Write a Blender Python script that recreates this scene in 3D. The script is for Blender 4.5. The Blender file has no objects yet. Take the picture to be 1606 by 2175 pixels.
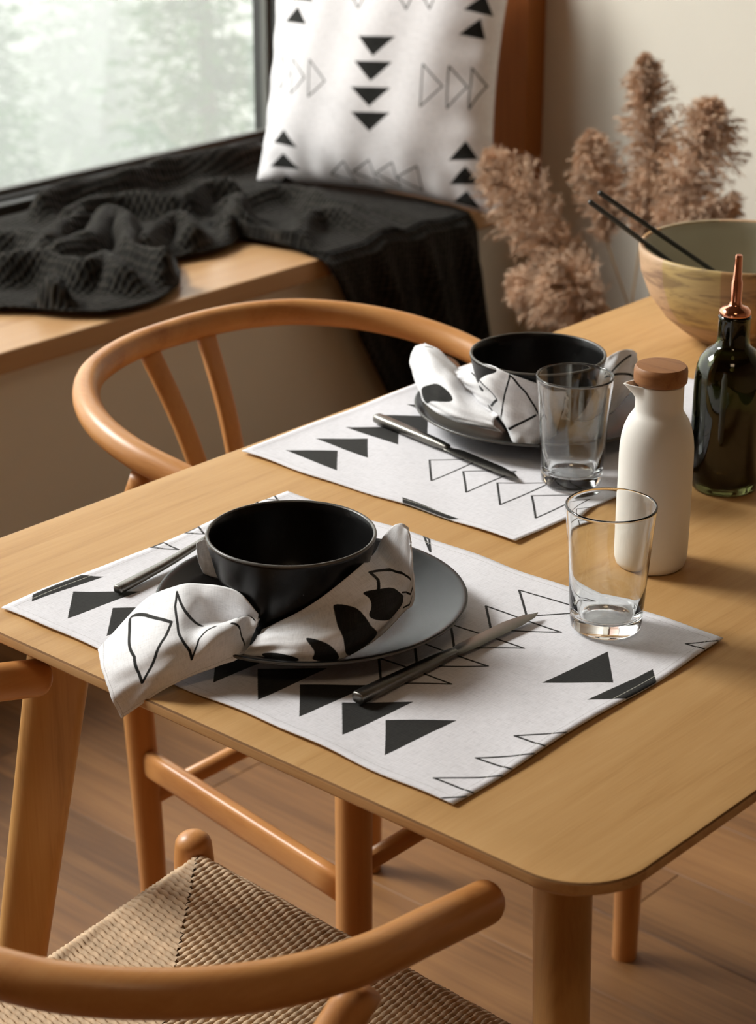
import bpy, bmesh, math, random
import numpy as np
from mathutils import Vector, Matrix

random.seed(7)
rng = np.random.default_rng(7)
C = bpy.context.scene.collection
scene = bpy.context.scene
TH = 0.74            # table height; points named "table coordinates" have z = 0 on the table top

# ------------------------------------------------------------------ camera, world, lights, exposure
F_PX = 4444.7
cam_data = bpy.data.cameras.new('camera')
cam = bpy.data.objects.new('camera', cam_data)
C.objects.link(cam)
rx, ry, rz = (0.74855, 0.66308, 0.00168), (-0.25411, 0.28452, 0.92438), (-0.61245, 0.69237, -0.38147)
cam.matrix_world = Matrix(((rx[0], ry[0], -rz[0], 1.26737), (rx[1], ry[1], -rz[1], -0.96488),
                           (rx[2], ry[2], -rz[2], 0.73288 + TH), (0, 0, 0, 1)))
cam_data.sensor_fit = 'VERTICAL'
cam_data.sensor_height = 36.0
cam_data.lens = F_PX * 36.0 / 2175.0
cam_data.clip_end = 300
cam_data.dof.use_dof = True
cam_data.dof.focus_distance = 1.70
cam_data.dof.aperture_fstop = 10.0
scene.camera = cam

world = bpy.data.worlds.new('world')
scene.world = world
world.use_nodes = True
world.node_tree.nodes['Background'].inputs['Color'].default_value = (1.0, 1.0, 0.97, 1)
world.node_tree.nodes['Background'].inputs['Strength'].default_value = 3.0


def area(name, loc, target, size, size_y, power, color):
    d = bpy.data.lights.new(name, 'AREA')
    d.shape = 'RECTANGLE'
    d.size, d.size_y, d.energy, d.color = size, size_y, power, color
    o = bpy.data.objects.new(name, d)
    C.objects.link(o)
    o.location = loc
    o.rotation_euler = (Vector(target) - Vector(loc)).to_track_quat('-Z', 'Y').to_euler()
    return o


# daylight falling in through the window, from high on its left
area('daylight', (-5.6, -1.25, 5.30), (0.1, 0.5, 0.74), 2.3, 2.3, 840, (1.0, 0.97, 0.94))
# added warm fill, unseen high behind the camera, to lift the shaded faces
area('warm_fill', (1.6, -1.2, 3.25), (0.4, 0.2, 0.5), 0.7, 0.7, 9, (1.0, 0.74, 0.48))

scene.view_settings.view_transform = 'Standard'
scene.view_settings.look = 'None'
scene.view_settings.exposure = 0.0
scene.view_settings.gamma = 1.0
scene.view_settings.use_curve_mapping = False
cy = scene.cycles
cy.max_bounces = 12
cy.diffuse_bounces = 5
cy.glossy_bounces = 5
cy.transmission_bounces = 12
cy.transparent_max_bounces = 24
cy.volume_bounces = 5
cy.use_denoising = True
cy.sample_clamp_indirect = 6.0
cy.volume_step_rate = 1.0


# ------------------------------------------------------------------ helpers: objects
def tag(o, label=None, cat=None, group=None, kind=None):
    if label: o['label'] = label
    if cat: o['category'] = cat
    if group: o['group'] = group
    if kind: o['kind'] = kind
    return o


def empty(name, loc=(0, 0, 0), rz=0.0):
    o = bpy.data.objects.new(name, None)
    o.empty_display_size = 0.05
    C.objects.link(o)
    o.location = loc
    o.rotation_euler = (0, 0, rz)
    return o


def link_mesh(name, me, parent=None, loc=(0, 0, 0)):
    o = bpy.data.objects.new(name, me)
    C.objects.link(o)
    o.location = loc
    if parent is not None: o.parent = parent
    return o


def make_mesh(name, verts, faces, mats, smooth=True, uvs=None, fmat=None, angle=None):
    me = bpy.data.meshes.new(name)
    me.from_pydata([tuple(float(c) for c in v) for v in verts], [], [tuple(int(i) for i in f) for f in faces])
    if not isinstance(mats, (list, tuple)): mats = [mats]
    for m in mats: me.materials.append(m)
    if fmat is not None: me.polygons.foreach_set('material_index', np.array(fmat, np.int32))
    if smooth: me.polygons.foreach_set('use_smooth', np.ones(len(me.polygons), bool))
    if uvs is not None:
        lay = me.uv_layers.new(name='UVMap')
        idx = np.zeros(len(me.loops), np.int32)
        me.loops.foreach_get('vertex_index', idx)
        lay.data.foreach_set('uv', np.asarray(uvs, np.float32)[idx].ravel())
    me.update()
    if angle is not None:
        bm = bmesh.new(); bm.from_mesh(me)
        for e in bm.edges:
            if len(e.link_faces) == 2 and e.calc_face_angle(0) > angle: e.smooth = False
        bm.to_mesh(me); bm.free()
    return me


def part(name, geo, mats, parent=None, loc=(0, 0, 0), **kw):
    return link_mesh(name, make_mesh(name, geo[0], geo[1], mats, **kw), parent, loc)


def copy_tree(o, parent=None):
    c = o.copy()
    C.objects.link(c)
    if parent is not None: c.parent = parent
    for ch in list(o.children): copy_tree(ch, c)
    return c


def join_geo(*gs):
    V, Fc = [], []
    for v, f in gs:
        n = len(V); V += [tuple(p) for p in v]; Fc += [tuple(i + n for i in q) for q in f]
    return V, Fc


def move_geo(g, d):
    return [(v[0] + d[0], v[1] + d[1], v[2] + d[2]) for v in g[0]], g[1]


def lathe(profile, n=72, warp=None):
    """profile: list of (r, z); r == 0 gives a pole."""
    V, Fc, rings = [], [], []
    for r, z in profile:
        if r < 1e-6:
            rings.append([len(V)]); V.append((0, 0, z))
        else:
            rings.append(list(range(len(V), len(V) + n)))
            for k in range(n):
                a = 2 * math.pi * k / n
                p = (r * math.cos(a), r * math.sin(a), z)
                V.append(warp(p, a) if warp else p)
    for a, b in zip(rings, rings[1:]):
        if len(a) == 1 and len(b) == 1: continue
        for k in range(n):
            k2 = (k + 1) % n
            if len(a) == 1: Fc.append((a[0], b[k2], b[k]))
            elif len(b) == 1: Fc.append((a[k], a[k2], b[0]))
            else: Fc.append((a[k], a[k2], b[k2], b[k]))
    return V, Fc


def spline(pts, n):
    P = np.array(pts, float)
    m = len(P)
    t = np.linspace(0, m - 1, n)
    i = np.minimum(t.astype(int), m - 2)
    f = (t - i)[:, None]
    Pe = np.vstack([2 * P[0] - P[1], P, 2 * P[-1] - P[-2]])
    p0, p1, p2, p3 = Pe[i], Pe[i + 1], Pe[i + 2], Pe[i + 3]
    return .5 * (2 * p1 + (p2 - p0) * f + (2 * p0 - 5 * p1 + 4 * p2 - p3) * f ** 2 + (3 * p1 - p0 - 3 * p2 + p3) * f ** 3)


def sweep(path, ra, rb=None, sides=16, up=(0, 0, 1), square=0.0, cap=True, round_ends=0.0):
    """tube along path; ra = half width sideways, rb = half height (along up); scalars or per-point."""
    P = np.array(path, float)
    n = len(P)
    ra = np.broadcast_to(np.array(ra, float), (n,)).copy()
    rb = ra.copy() if rb is None else np.broadcast_to(np.array(rb, float), (n,)).copy()
    if round_ends > 0:                       # add hemispherical ends
        for end in (0, 1):
            if end: P, ra, rb = P[::-1], ra[::-1], rb[::-1]
            d = P[0] - P[1]; d = d / np.linalg.norm(d)
            r0, q0 = ra[0], rb[0]
            ext, ea, eb = [], [], []
            for a in (88, 70, 50, 28, 12):
                s = math.radians(a)
                ext.append(P[0] + d * round_ends * math.sin(s)); ea.append(r0 * math.cos(s)); eb.append(q0 * math.cos(s))
            P = np.vstack([ext, P]); ra = np.r_[ea, ra]; rb = np.r_[eb, rb]
            if end: P, ra, rb = P[::-1], ra[::-1], rb[::-1]
        n = len(P)
    T = np.gradient(P, axis=0)
    T /= np.linalg.norm(T, axis=1)[:, None]
    V, Fc = [], []
    u = np.array(up, float)
    for i in range(n):
        s = np.cross(T[i], u); s /= np.linalg.norm(s) + 1e-12
        w = np.cross(s, T[i])
        for k in range(sides):
            a = 2 * math.pi * (k + .5) / sides
            c, d = math.cos(a), math.sin(a)
            if square > 0:
                e = 1 - square
                c = math.copysign(abs(c) ** e, c); d = math.copysign(abs(d) ** e, d)
            V.append(P[i] + s * ra[i] * c + w * rb[i] * d)
    for i in range(n - 1):
        for k in range(sides):
            k2 = (k + 1) % sides
            Fc.append((i * sides + k, i * sides + k2, (i + 1) * sides + k2, (i + 1) * sides + k))
    if cap:
        Fc.append(tuple(range(sides))[::-1])
        Fc.append(tuple((n - 1) * sides + k for k in range(sides)))
    Fc = [f[::-1] for f in Fc]
    return V, Fc


def box(x0, x1, y0, y1, z0, z1):
    V = [(x, y, z) for z in (z0, z1) for y in (y0, y1) for x in (x0, x1)]
    return V, [(0, 2, 3, 1), (4, 5, 7, 6), (0, 1, 5, 4), (2, 6, 7, 3), (0, 4, 6, 2), (1, 3, 7, 5)]


def bevel_obj(o, w, seg=2):
    m = o.modifiers.new('bevel', 'BEVEL'); m.width = w; m.segments = seg; m.limit_method = 'ANGLE'
    return o


def grid_faces(nu, nv, off=0, flip=False):
    Fc = []
    for i in range(nu - 1):
        for j in range(nv - 1):
            q = (off + i * nv + j, off + (i + 1) * nv + j, off + (i + 1) * nv + j + 1, off + i * nv + j + 1)
            Fc.append(q[::-1] if flip else q)
    return Fc


def loft(ctrl, nu, nv):
    """rows of control points -> dense Catmull-Rom grid (nu, nv, 3)."""
    G = np.array(ctrl, float)
    rows = np.array([spline(G[:, j], nu) for j in range(G.shape[1])])      # m, nu, 3
    return np.array([spline(rows[:, i], nv) for i in range(nu)])


# ------------------------------------------------------------------ helpers: materials
class Mat:
    def __init__(self, name):
        self.m = bpy.data.materials.new(name)
        self.m.use_nodes = True
        self.t = self.m.node_tree
        self.b = self.t.nodes['Principled BSDF']
        self.out = self.t.nodes['Material Output']

    def n(self, typ, **kw):
        nd = self.t.nodes.new(typ)
        for k, v in kw.items():
            if k.startswith('i_'):
                key = k[2:]
                nd.inputs[int(key) if key.isdigit() else key.replace('_', ' ')].default_value = v
            else: setattr(nd, k, v)
        return nd

    def l(self, a, ao, b, bi):
        self.t.links.new(a.outputs[ao], b.inputs[bi])

    def p(self, **kw):
        for k, v in kw.items(): self.b.inputs[k.replace('_', ' ')].default_value = v
        return self

    def ramp(self, stops, interp='LINEAR'):
        r = self.n('ShaderNodeValToRGB')
        cr = r.color_ramp
        cr.interpolation = interp
        while len(cr.elements) < len(stops): cr.elements.new(0.5)
        for e, (pos, col) in zip(cr.elements, stops): e.position = pos; e.color = (*col, 1)
        return r

    def bump(self, src, so, strength, dist=0.001):
        b = self.n('ShaderNodeBump', i_Strength=strength, i_Distance=dist)
        self.l(src, so, b, 'Height')
        self.l(b, 'Normal', self.b, 'Normal')
        return b


def wood(name, c_dark, c_mid, c_light, axis=0, scale=1.0, rough=0.42, bump=0.05, fig=0.5, spec=0.4):
    """wood with the grain along the given object axis."""
    M = Mat(name)
    tc = M.n('ShaderNodeTexCoord')
    info = M.n('ShaderNodeObjectInfo')
    off = M.n('ShaderNodeVectorMath', operation='SCALE', i_Scale=13.0)
    comb = M.n('ShaderNodeCombineXYZ')
    for k in range(3): M.l(info, 'Random', comb, k)
    M.l(comb, 0, off, 0)
    add = M.n('ShaderNodeVectorMath', operation='ADD')
    M.l(tc, 'Object', add, 0); M.l(off, 0, add, 1)
    sc = [26.0 * scale] * 3; sc[axis] = 1.6 * scale
    mp = M.n('ShaderNodeMapping'); mp.inputs['Scale'].default_value = sc
    M.l(add, 0, mp, 'Vector')
    n1 = M.n('ShaderNodeTexNoise', i_Scale=1.0, i_Detail=4.0, i_Roughness=0.6, i_Distortion=0.6)
    M.l(mp, 0, n1, 'Vector')
    sc2 = [420.0 * scale] * 3; sc2[axis] = 14.0 * scale
    mp2 = M.n('ShaderNodeMapping'); mp2.inputs['Scale'].default_value = sc2
    M.l(add, 0, mp2, 'Vector')
    n2 = M.n('ShaderNodeTexNoise', i_Scale=1.0, i_Detail=2.0, i_Roughness=0.6)
    M.l(mp2, 0, n2, 'Vector')
    mix = M.n('ShaderNodeMath', operation='MULTIPLY_ADD'); mix.inputs[1].default_value = 0.35
    M.l(n2, 0, mix, 0); M.l(n1, 0, mix, 2)
    r = M.ramp([(0.42, c_dark), (0.42 + 0.26 * (1 - 0.3 * fig), c_mid), (0.95, c_light)])
    M.l(mix, 0, r, 0)
    M.l(r, 0, M.b, 'Base Color')
    M.p(Roughness=rough)
    M.b.inputs['Specular IOR Level'].default_value = spec
    if bump: M.bump(n2, 0, bump, 0.0006)
    return M.m


def plain(name, col, rough=0.5, metallic=0.0, noise=0.0, nscale=20.0, bump=0.0, bscale=400.0, spec=0.5):
    M = Mat(name)
    M.p(Roughness=rough, Metallic=metallic)
    M.b.inputs['Specular IOR Level'].default_value = spec
    tc = M.n('ShaderNodeTexCoord')
    nz = M.n('ShaderNodeTexNoise', i_Scale=nscale, i_Detail=3.0)
    M.l(tc, 'Object', nz, 'Vector')
    d = 1 - noise
    r = M.ramp([(0.3, tuple(c * d for c in col)), (0.7, tuple(min(1, c * (1 + noise * .5)) for c in col))])
    M.l(nz, 0, r, 0); M.l(r, 0, M.b, 'Base Color')
    if bump:
        n2 = M.n('ShaderNodeTexNoise', i_Scale=bscale, i_Detail=2.0)
        M.l(tc, 'Object', n2, 'Vector')
        M.bump(n2, 0, bump, 0.0008)
    return M.m


def sdf_paint(img, ppm, fills, strokes, width, jag=0.25, ox=0.0, oy=0.0):
    """ink shapes, in mm, into img[y, x] (1 = ink) with soft anti-aliased, slightly uneven edges."""
    H, W = img.shape

    def seg_d(X, Y, a, b):
        ax, ay = a; bx, by = b
        dx, dy = bx - ax, by - ay
        L = dx * dx + dy * dy + 1e-9
        t = np.clip(((X - ax) * dx + (Y - ay) * dy) / L, 0, 1)
        return np.hypot(X - ax - t * dx, Y - ay - t * dy)

    def window(pts, pad):
        xs = [q[0] for q in pts]; ys = [q[1] for q in pts]
        x0 = max(0, int((min(xs) - pad) * ppm)); x1 = min(W, int((max(xs) + pad) * ppm) + 1)
        y0 = max(0, int((min(ys) - pad) * ppm)); y1 = min(H, int((max(ys) + pad) * ppm) + 1)
        if x1 <= x0 or y1 <= y0: return None
        Y, X = np.mgrid[y0:y1, x0:x1]
        X = (X + .5) / ppm; Y = (Y + .5) / ppm
        J = jag * (np.sin(X * 3.1 + Y * 1.7) * np.sin(Y * 2.3 - X * 1.1) + .6 * np.sin(X * 9 + Y * 7))
        return x0, x1, y0, y1, X, Y, J

    for pts in fills:
        w = window(pts, 3)
        if w is None: continue
        x0, x1, y0, y1, X, Y, J = w
        d = np.full(X.shape, 1e9); inside = np.zeros(X.shape, bool)
        for a, b in zip(pts, pts[1:] + pts[:1]):
            d = np.minimum(d, seg_d(X, Y, a, b))
            c = (a[1] > Y) != (b[1] > Y)
            xi = (b[0] - a[0]) * (Y - a[1]) / ((b[1] - a[1]) or 1e-9) + a[0]
            inside ^= c & (X < xi)
        s = np.where(inside, d, -d) + .5 * J
        img[y0:y1, x0:x1] = np.maximum(img[y0:y1, x0:x1], np.clip(s * ppm + .5, 0, 1))
    for pts, closed in strokes:
        w = window(pts, 4)
        if w is None: continue
        x0, x1, y0, y1, X, Y, J = w
        d = np.full(X.shape, 1e9)
        ring = list(zip(pts, pts[1:])) + ([(pts[-1], pts[0])] if closed else [])
        for a, b in ring: d = np.minimum(d, seg_d(X, Y, a, b))
        s = width / 2 - d + .35 * J
        img[y0:y1, x0:x1] = np.maximum(img[y0:y1, x0:x1], np.clip(s * ppm + .5, 0, 1))


def ink_image(name, w_mm, h_mm, ppm, fills, strokes, width, stitch=None, jag=0.25):
    """an image generated here (nothing is loaded): red = printed ink, green = hem stitching."""
    W, H = int(w_mm * ppm), int(h_mm * ppm)
    ink = np.zeros((H, W), np.float32)
    sdf_paint(ink, ppm, fills, strokes, width, jag)
    st = np.zeros((H, W), np.float32)
    if stitch:
        dashes = []
        for a, b in stitch:
            L = math.hypot(b[0] - a[0], b[1] - a[1]); k = int(L / 3.2)
            for i in range(k):
                t0, t1 = i / k, (i + .68) / k
                dashes.append(([(a[0] + (b[0] - a[0]) * t0, a[1] + (b[1] - a[1]) * t0),
                                (a[0] + (b[0] - a[0]) * t1, a[1] + (b[1] - a[1]) * t1)], False))
        sdf_paint(st, ppm, [], dashes, 0.55, 0.0)
    px = np.zeros((H, W, 4), np.float32)
    px[..., 0] = ink; px[..., 1] = st; px[..., 3] = 1
    im = bpy.data.images.new(name, W, H, float_buffer=False)
    im.colorspace_settings.name = 'Non-Color'
    im.pixels.foreach_set(px.ravel())
    im.update()
    return im


def linen(name, im, w_m, h_m, base=(0.765, 0.755, 0.79), ink=(0.014, 0.0135, 0.012), thread=0.0006, stitch_ink=(.6, .58, .5),
          rough=0.85, transl=0.0, weave=0.5):
    M = Mat(name)
    uv = M.n('ShaderNodeUVMap'); uv.uv_map = 'UVMap'
    mp = M.n('ShaderNodeMapping'); mp.inputs['Scale'].default_value = (w_m, h_m, 1)
    M.l(uv, 0, mp, 'Vector')
    k = 1.0 / thread
    hs = []
    for ax in (0, 1):
        sc = [k * .8] * 3; sc[1 - ax] = k * .05
        m2 = M.n('ShaderNodeMapping'); m2.inputs['Scale'].default_value = sc
        M.l(mp, 0, m2, 'Vector')
        nz = M.n('ShaderNodeTexNoise', i_Scale=1.0, i_Detail=2.0, i_Roughness=.65)
        nz.noise_dimensions = '2D'
        M.l(m2, 0, nz, 'Vector'); hs.append(nz)
    mx = M.n('ShaderNodeMath', operation='ADD'); M.l(hs[0], 0, mx, 0); M.l(hs[1], 0, mx, 1)
    half = M.n('ShaderNodeMath', operation='MULTIPLY'); half.inputs[1].default_value = .5; M.l(mx, 0, half, 0)
    r = M.ramp([(0.34, tuple(c * .84 for c in base)), (0.52, base), (0.70, tuple(min(1, c * 1.06) for c in base))])
    M.l(half, 0, r, 0)
    col, co = r, 0
    if im is not None:
        tx = M.n('ShaderNodeTexImage'); tx.image = im; tx.extension = 'CLIP'; tx.interpolation = 'Cubic'
        M.l(uv, 0, tx, 'Vector')
        sep = M.n('ShaderNodeSeparateColor'); M.l(tx, 0, sep, 0)
        ri = M.ramp([(0.35, tuple(c * .7 for c in ink)), (0.7, tuple(c * 1.9 for c in ink))]); M.l(half, 0, ri, 0)
        m1 = M.n('ShaderNodeMix', data_type='RGBA'); M.l(sep, 0, m1, 0); M.l(r, 0, m1, 6); M.l(ri, 0, m1, 7)
        # stitching: pale thread over ink, slightly grey over the white cloth
        m2 = M.n('ShaderNodeMix', data_type='RGBA'); M.l(sep, 0, m2, 0)
        m2.inputs[6].default_value = (.50, .48, .49, 1); m2.inputs[7].default_value = (*stitch_ink, 1)
        m3 = M.n('ShaderNodeMix', data_type='RGBA'); M.l(sep, 1, m3, 0); M.l(m1, 2, m3, 6); M.l(m2, 2, m3, 7)
        col, co = m3, 2
    M.l(col, co, M.b, 'Base Color')
    M.p(Roughness=rough)
    M.b.inputs['Specular IOR Level'].default_value = 0.15
    M.b.inputs['Sheen Weight'].default_value = 0.08
    M.bump(half, 0, weave, 0.0006)
    if transl > 0:
        tr = M.n('ShaderNodeBsdfTranslucent'); M.l(col, co, tr, 'Color')
        ms = M.n('ShaderNodeMixShader'); ms.inputs[0].default_value = transl
        M.l(M.b, 0, ms, 1); M.l(tr, 0, ms, 2); M.l(ms, 0, M.out, 'Surface')
    return M.m


def glass(name, col=(1, 1, 1), rough=0.0, ior=1.5):
    M = Mat(name)
    M.p(Roughness=rough, IOR=ior)
    M.b.inputs['Transmission Weight'].default_value = 1.0
    M.b.inputs['Base Color'].default_value = (*col, 1)
    return M.m


# ------------------------------------------------------------------ materials
W_TABLE = wood('beech veneer', (0.415, 0.225, 0.078), (0.50, 0.285, 0.108), (0.56, 0.335, 0.138), axis=1, scale=2.1, rough=0.50, bump=0.03, spec=.2)
W_TABLE_LEG = wood('beech leg', (0.36, 0.17, 0.05), (0.50, 0.26, 0.085), (0.58, 0.33, 0.12), axis=2, rough=0.42)
W_CHAIR_X = wood('chair beech along x', (0.41, 0.165, 0.050), (0.52, 0.235, 0.075), (0.59, 0.295, 0.105), axis=0, scale=.8, rough=0.36)
W_CHAIR_Y = wood('chair beech along y', (0.41, 0.165, 0.050), (0.52, 0.235, 0.075), (0.59, 0.295, 0.105), axis=1, scale=.8, rough=0.36)
W_CHAIR_Z = wood('chair beech along z', (0.41, 0.165, 0.050), (0.52, 0.235, 0.075), (0.59, 0.295, 0.105), axis=2, scale=.8, rough=0.36)
W_BENCH = wood('oak bench', (0.25, 0.125, 0.050), (0.40, 0.225, 0.10), (0.48, 0.30, 0.15), axis=1, scale=.5, rough=0.4, fig=.9)
W_PANEL = wood('stained panel', (0.20, 0.062, 0.012), (0.30, 0.098, 0.02), (0.36, 0.13, 0.03), axis=2, scale=.6, rough=0.4)
W_LID = wood('acacia lid', (0.20, 0.078, 0.026), (0.31, 0.130, 0.045), (0.38, 0.175, 0.065), axis=0, scale=3, rough=0.5)
W_FLOOR = [wood('oak floor %d' % i, tuple(c * k for c in (0.085, 0.035, 0.0105)), tuple(c * k for c in (0.175, 0.080, 0.026)),
                tuple(c * k for c in (0.265, 0.130, 0.045)), axis=0, scale=.45, rough=0.5, bump=0.06, fig=.2) for i, k in enumerate((0.85, 0.95, 1.05, 1.15))]
PLASTER = plain('warm white plaster', (0.71, 0.67, 0.585), 0.9, noise=0.04, nscale=2.0, bump=0.06, bscale=60)
CEIL = plain('ceiling wood', (0.16, 0.10, 0.06), 0.9, noise=0.1)
DEEP = plain('deep brown wall', (0.34, 0.205, 0.115), 0.9, noise=0.05, nscale=2.0)
BLACK_FRAME = plain('black window frame', (0.018, 0.017, 0.015), 0.45, noise=0.1)
GASKET = plain('grey gasket', (0.10, 0.10, 0.09), 0.6)
STONE = plain('matte black stoneware', (0.0075, 0.0073, 0.0072), 0.27, noise=0.25, nscale=60, bump=0.08, bscale=2200, spec=0.20)
STEEL = plain('dark brushed steel', (0.20, 0.19, 0.17), 0.33, metallic=1.0, noise=0.1, nscale=80)
WHITE_CERAMIC = plain('satin white ceramic', (0.82, 0.79, 0.73), 0.48, noise=0.02, spec=0.4)
COPPER = plain('polished copper', (0.80, 0.36, 0.23), 0.14, metallic=1.0)
RUBBER = plain('black stick lacquer', (0.03, 0.032, 0.028), 0.42, noise=0.2)
GLASS = glass('clear glass', (0.985, 1.0, 0.995))
# ------------------------------------------------------------------ measured shapes (metres or millimetres in table coordinates)
NAP_A=[[[0.1227,-0.0029,0.005],[0.1473,-0.0216,0.007],[0.1747,-0.0377,-0.001],[0.1846,-0.0354,-0.021]],[[0.1185,0.0419,0.024],[0.167,-0.0151,0.022],[0.1923,-0.0299,0.012],[0.201,-0.0293,-0.006]],[[0.1304,0.058,0.037],[0.1904,-0.0052,0.036],[0.2118,-0.0161,0.0233],[0.2152,-0.0167,0.008]],[[0.1475,0.0654,0.045],[0.2006,0.0148,0.04],[0.2198,0.006,0.0315],[0.2226,0.0039,0.013]],[[0.1667,0.0714,0.05],[0.1809,0.0558,0.028],[0.2253,0.0258,0.042],[0.2323,0.0215,0.018]],[[0.2003,0.0636,0.0596],[0.1905,0.071,0.024],[0.2214,0.0523,0.042],[0.2417,0.0315,0.0226]],[[0.2212,0.0633,0.0581],[0.2069,0.0765,0.0256],[0.2181,0.0699,0.038],[0.2382,0.043,0.022]],[[0.2285,0.0698,0.0433],[0.2219,0.0746,0.0294],[0.2268,0.0724,0.0366],[0.2306,0.0547,0.02]]]
NAP_B=[[[0.2246,0.0775,0.026],[0.2324,0.0654,0.028],[0.2399,0.0512,0.0284],[0.2354,0.0448,0.02]],[[0.2407,0.078,0.0374],[0.2485,0.0709,0.036],[0.2576,0.0594,0.0323],[0.2544,0.0536,0.021]],[[0.2584,0.087,0.0494],[0.27,0.0799,0.046],[0.2799,0.0667,0.0369],[0.2777,0.061,0.022]],[[0.2741,0.1048,0.0664],[0.2878,0.1058,0.056],[0.3017,0.0921,0.0438],[0.2982,0.0835,0.022]],[[0.2805,0.1285,0.079],[0.2947,0.136,0.062],[0.2999,0.1341,0.0403],[0.2968,0.1254,0.021]],[[0.2485,0.1825,0.064],[0.2865,0.1693,0.0531],[0.2899,0.1678,0.0404],[0.2889,0.1611,0.024]],[[0.2577,0.1816,0.08],[0.2859,0.1778,0.0602],[0.2898,0.1758,0.0445],[0.2908,0.1714,0.03]],[[0.2668,0.1825,0.092],[0.2869,0.1799,0.076],[0.2929,0.1777,0.0542],[0.2961,0.1742,0.036]],[[0.2743,0.1841,0.096],[0.2861,0.1813,0.0894],[0.2931,0.1785,0.0621],[0.2966,0.1758,0.045]],[[0.279,0.1889,0.093],[0.2879,0.1809,0.086],[0.2934,0.1776,0.0665],[0.2964,0.1753,0.052]]]
NAP_C=[[[0.0968,0.1313,0.046],[0.097,0.132,0.03],[0.101,0.1337,0.0186]],[[0.0965,0.1403,0.046],[0.0998,0.1397,0.03],[0.1063,0.1367,0.0166]],[[0.1007,0.1503,0.044],[0.1068,0.146,0.03],[0.1123,0.1411,0.0152]],[[0.1057,0.1619,0.04],[0.1113,0.1569,0.026],[0.1174,0.1504,0.0136]]]
NAP_D=[[[-0.0841,0.637,0.0597],[-0.0902,0.6297,0.057],[-0.0914,0.6214,0.0459],[-0.0831,0.6173,0.028]],[[-0.0599,0.6296,0.06],[-0.0593,0.6093,0.06],[-0.0617,0.5973,0.043],[-0.052,0.5915,0.0226]],[[-0.0324,0.6241,0.05],[-0.0211,0.5865,0.0548],[-0.026,0.5727,0.0361],[-0.0241,0.5683,0.024]],[[-0.013,0.6145,0.042],[0.0114,0.5661,0.0499],[0.008,0.5558,0.0334],[0.0104,0.5538,0.024]],[[0.0057,0.6109,0.032],[0.0347,0.5601,0.042],[0.0392,0.5476,0.0316],[0.0442,0.549,0.024]],[[0.0774,0.5588,0.0402],[0.0735,0.5565,0.034],[0.0766,0.5529,0.0294],[0.0834,0.5571,0.024]]]
NAP_E=[[[-0.0114,0.5964,0.056],[-0.0061,0.5961,0.0507],[-0.0002,0.5981,0.044],[0.0082,0.6016,0.036]],[[0.0015,0.6121,0.062],[0.0262,0.5773,0.0628],[0.0318,0.5767,0.0494],[0.0403,0.5786,0.036]],[[0.0688,0.5538,0.0904],[0.0708,0.5475,0.0756],[0.0727,0.5532,0.0552],[0.0792,0.5613,0.0336]],[[0.0995,0.5457,0.0902],[0.0929,0.5492,0.0682],[0.0961,0.5461,0.0457],[0.1052,0.5466,0.022]],[[0.1196,0.5539,0.0846],[0.1122,0.5564,0.0636],[0.1135,0.5513,0.0412],[0.1166,0.5482,0.022]],[[0.1308,0.5662,0.0788],[0.1248,0.5677,0.0588],[0.1268,0.5609,0.0394],[0.1269,0.5556,0.022]],[[0.1403,0.58,0.076],[0.1353,0.584,0.057],[0.1295,0.585,0.0408],[0.1238,0.5861,0.022]]]
NAP_G=[[[0.14,0.5804,0.0758],[0.1383,0.5834,0.0627],[0.1309,0.587,0.0406]],[[0.1036,0.6735,0.056],[0.1236,0.6509,0.044],[0.1255,0.6419,0.022]],[[0.1041,0.7041,0.07],[0.1253,0.6839,0.0533],[0.1283,0.6723,0.022]],[[0.1066,0.7291,0.072],[0.1211,0.7144,0.0521],[0.1222,0.7011,0.024]],[[0.1047,0.7519,0.062],[0.1224,0.7266,0.0519],[0.1227,0.7176,0.034]]]
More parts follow.
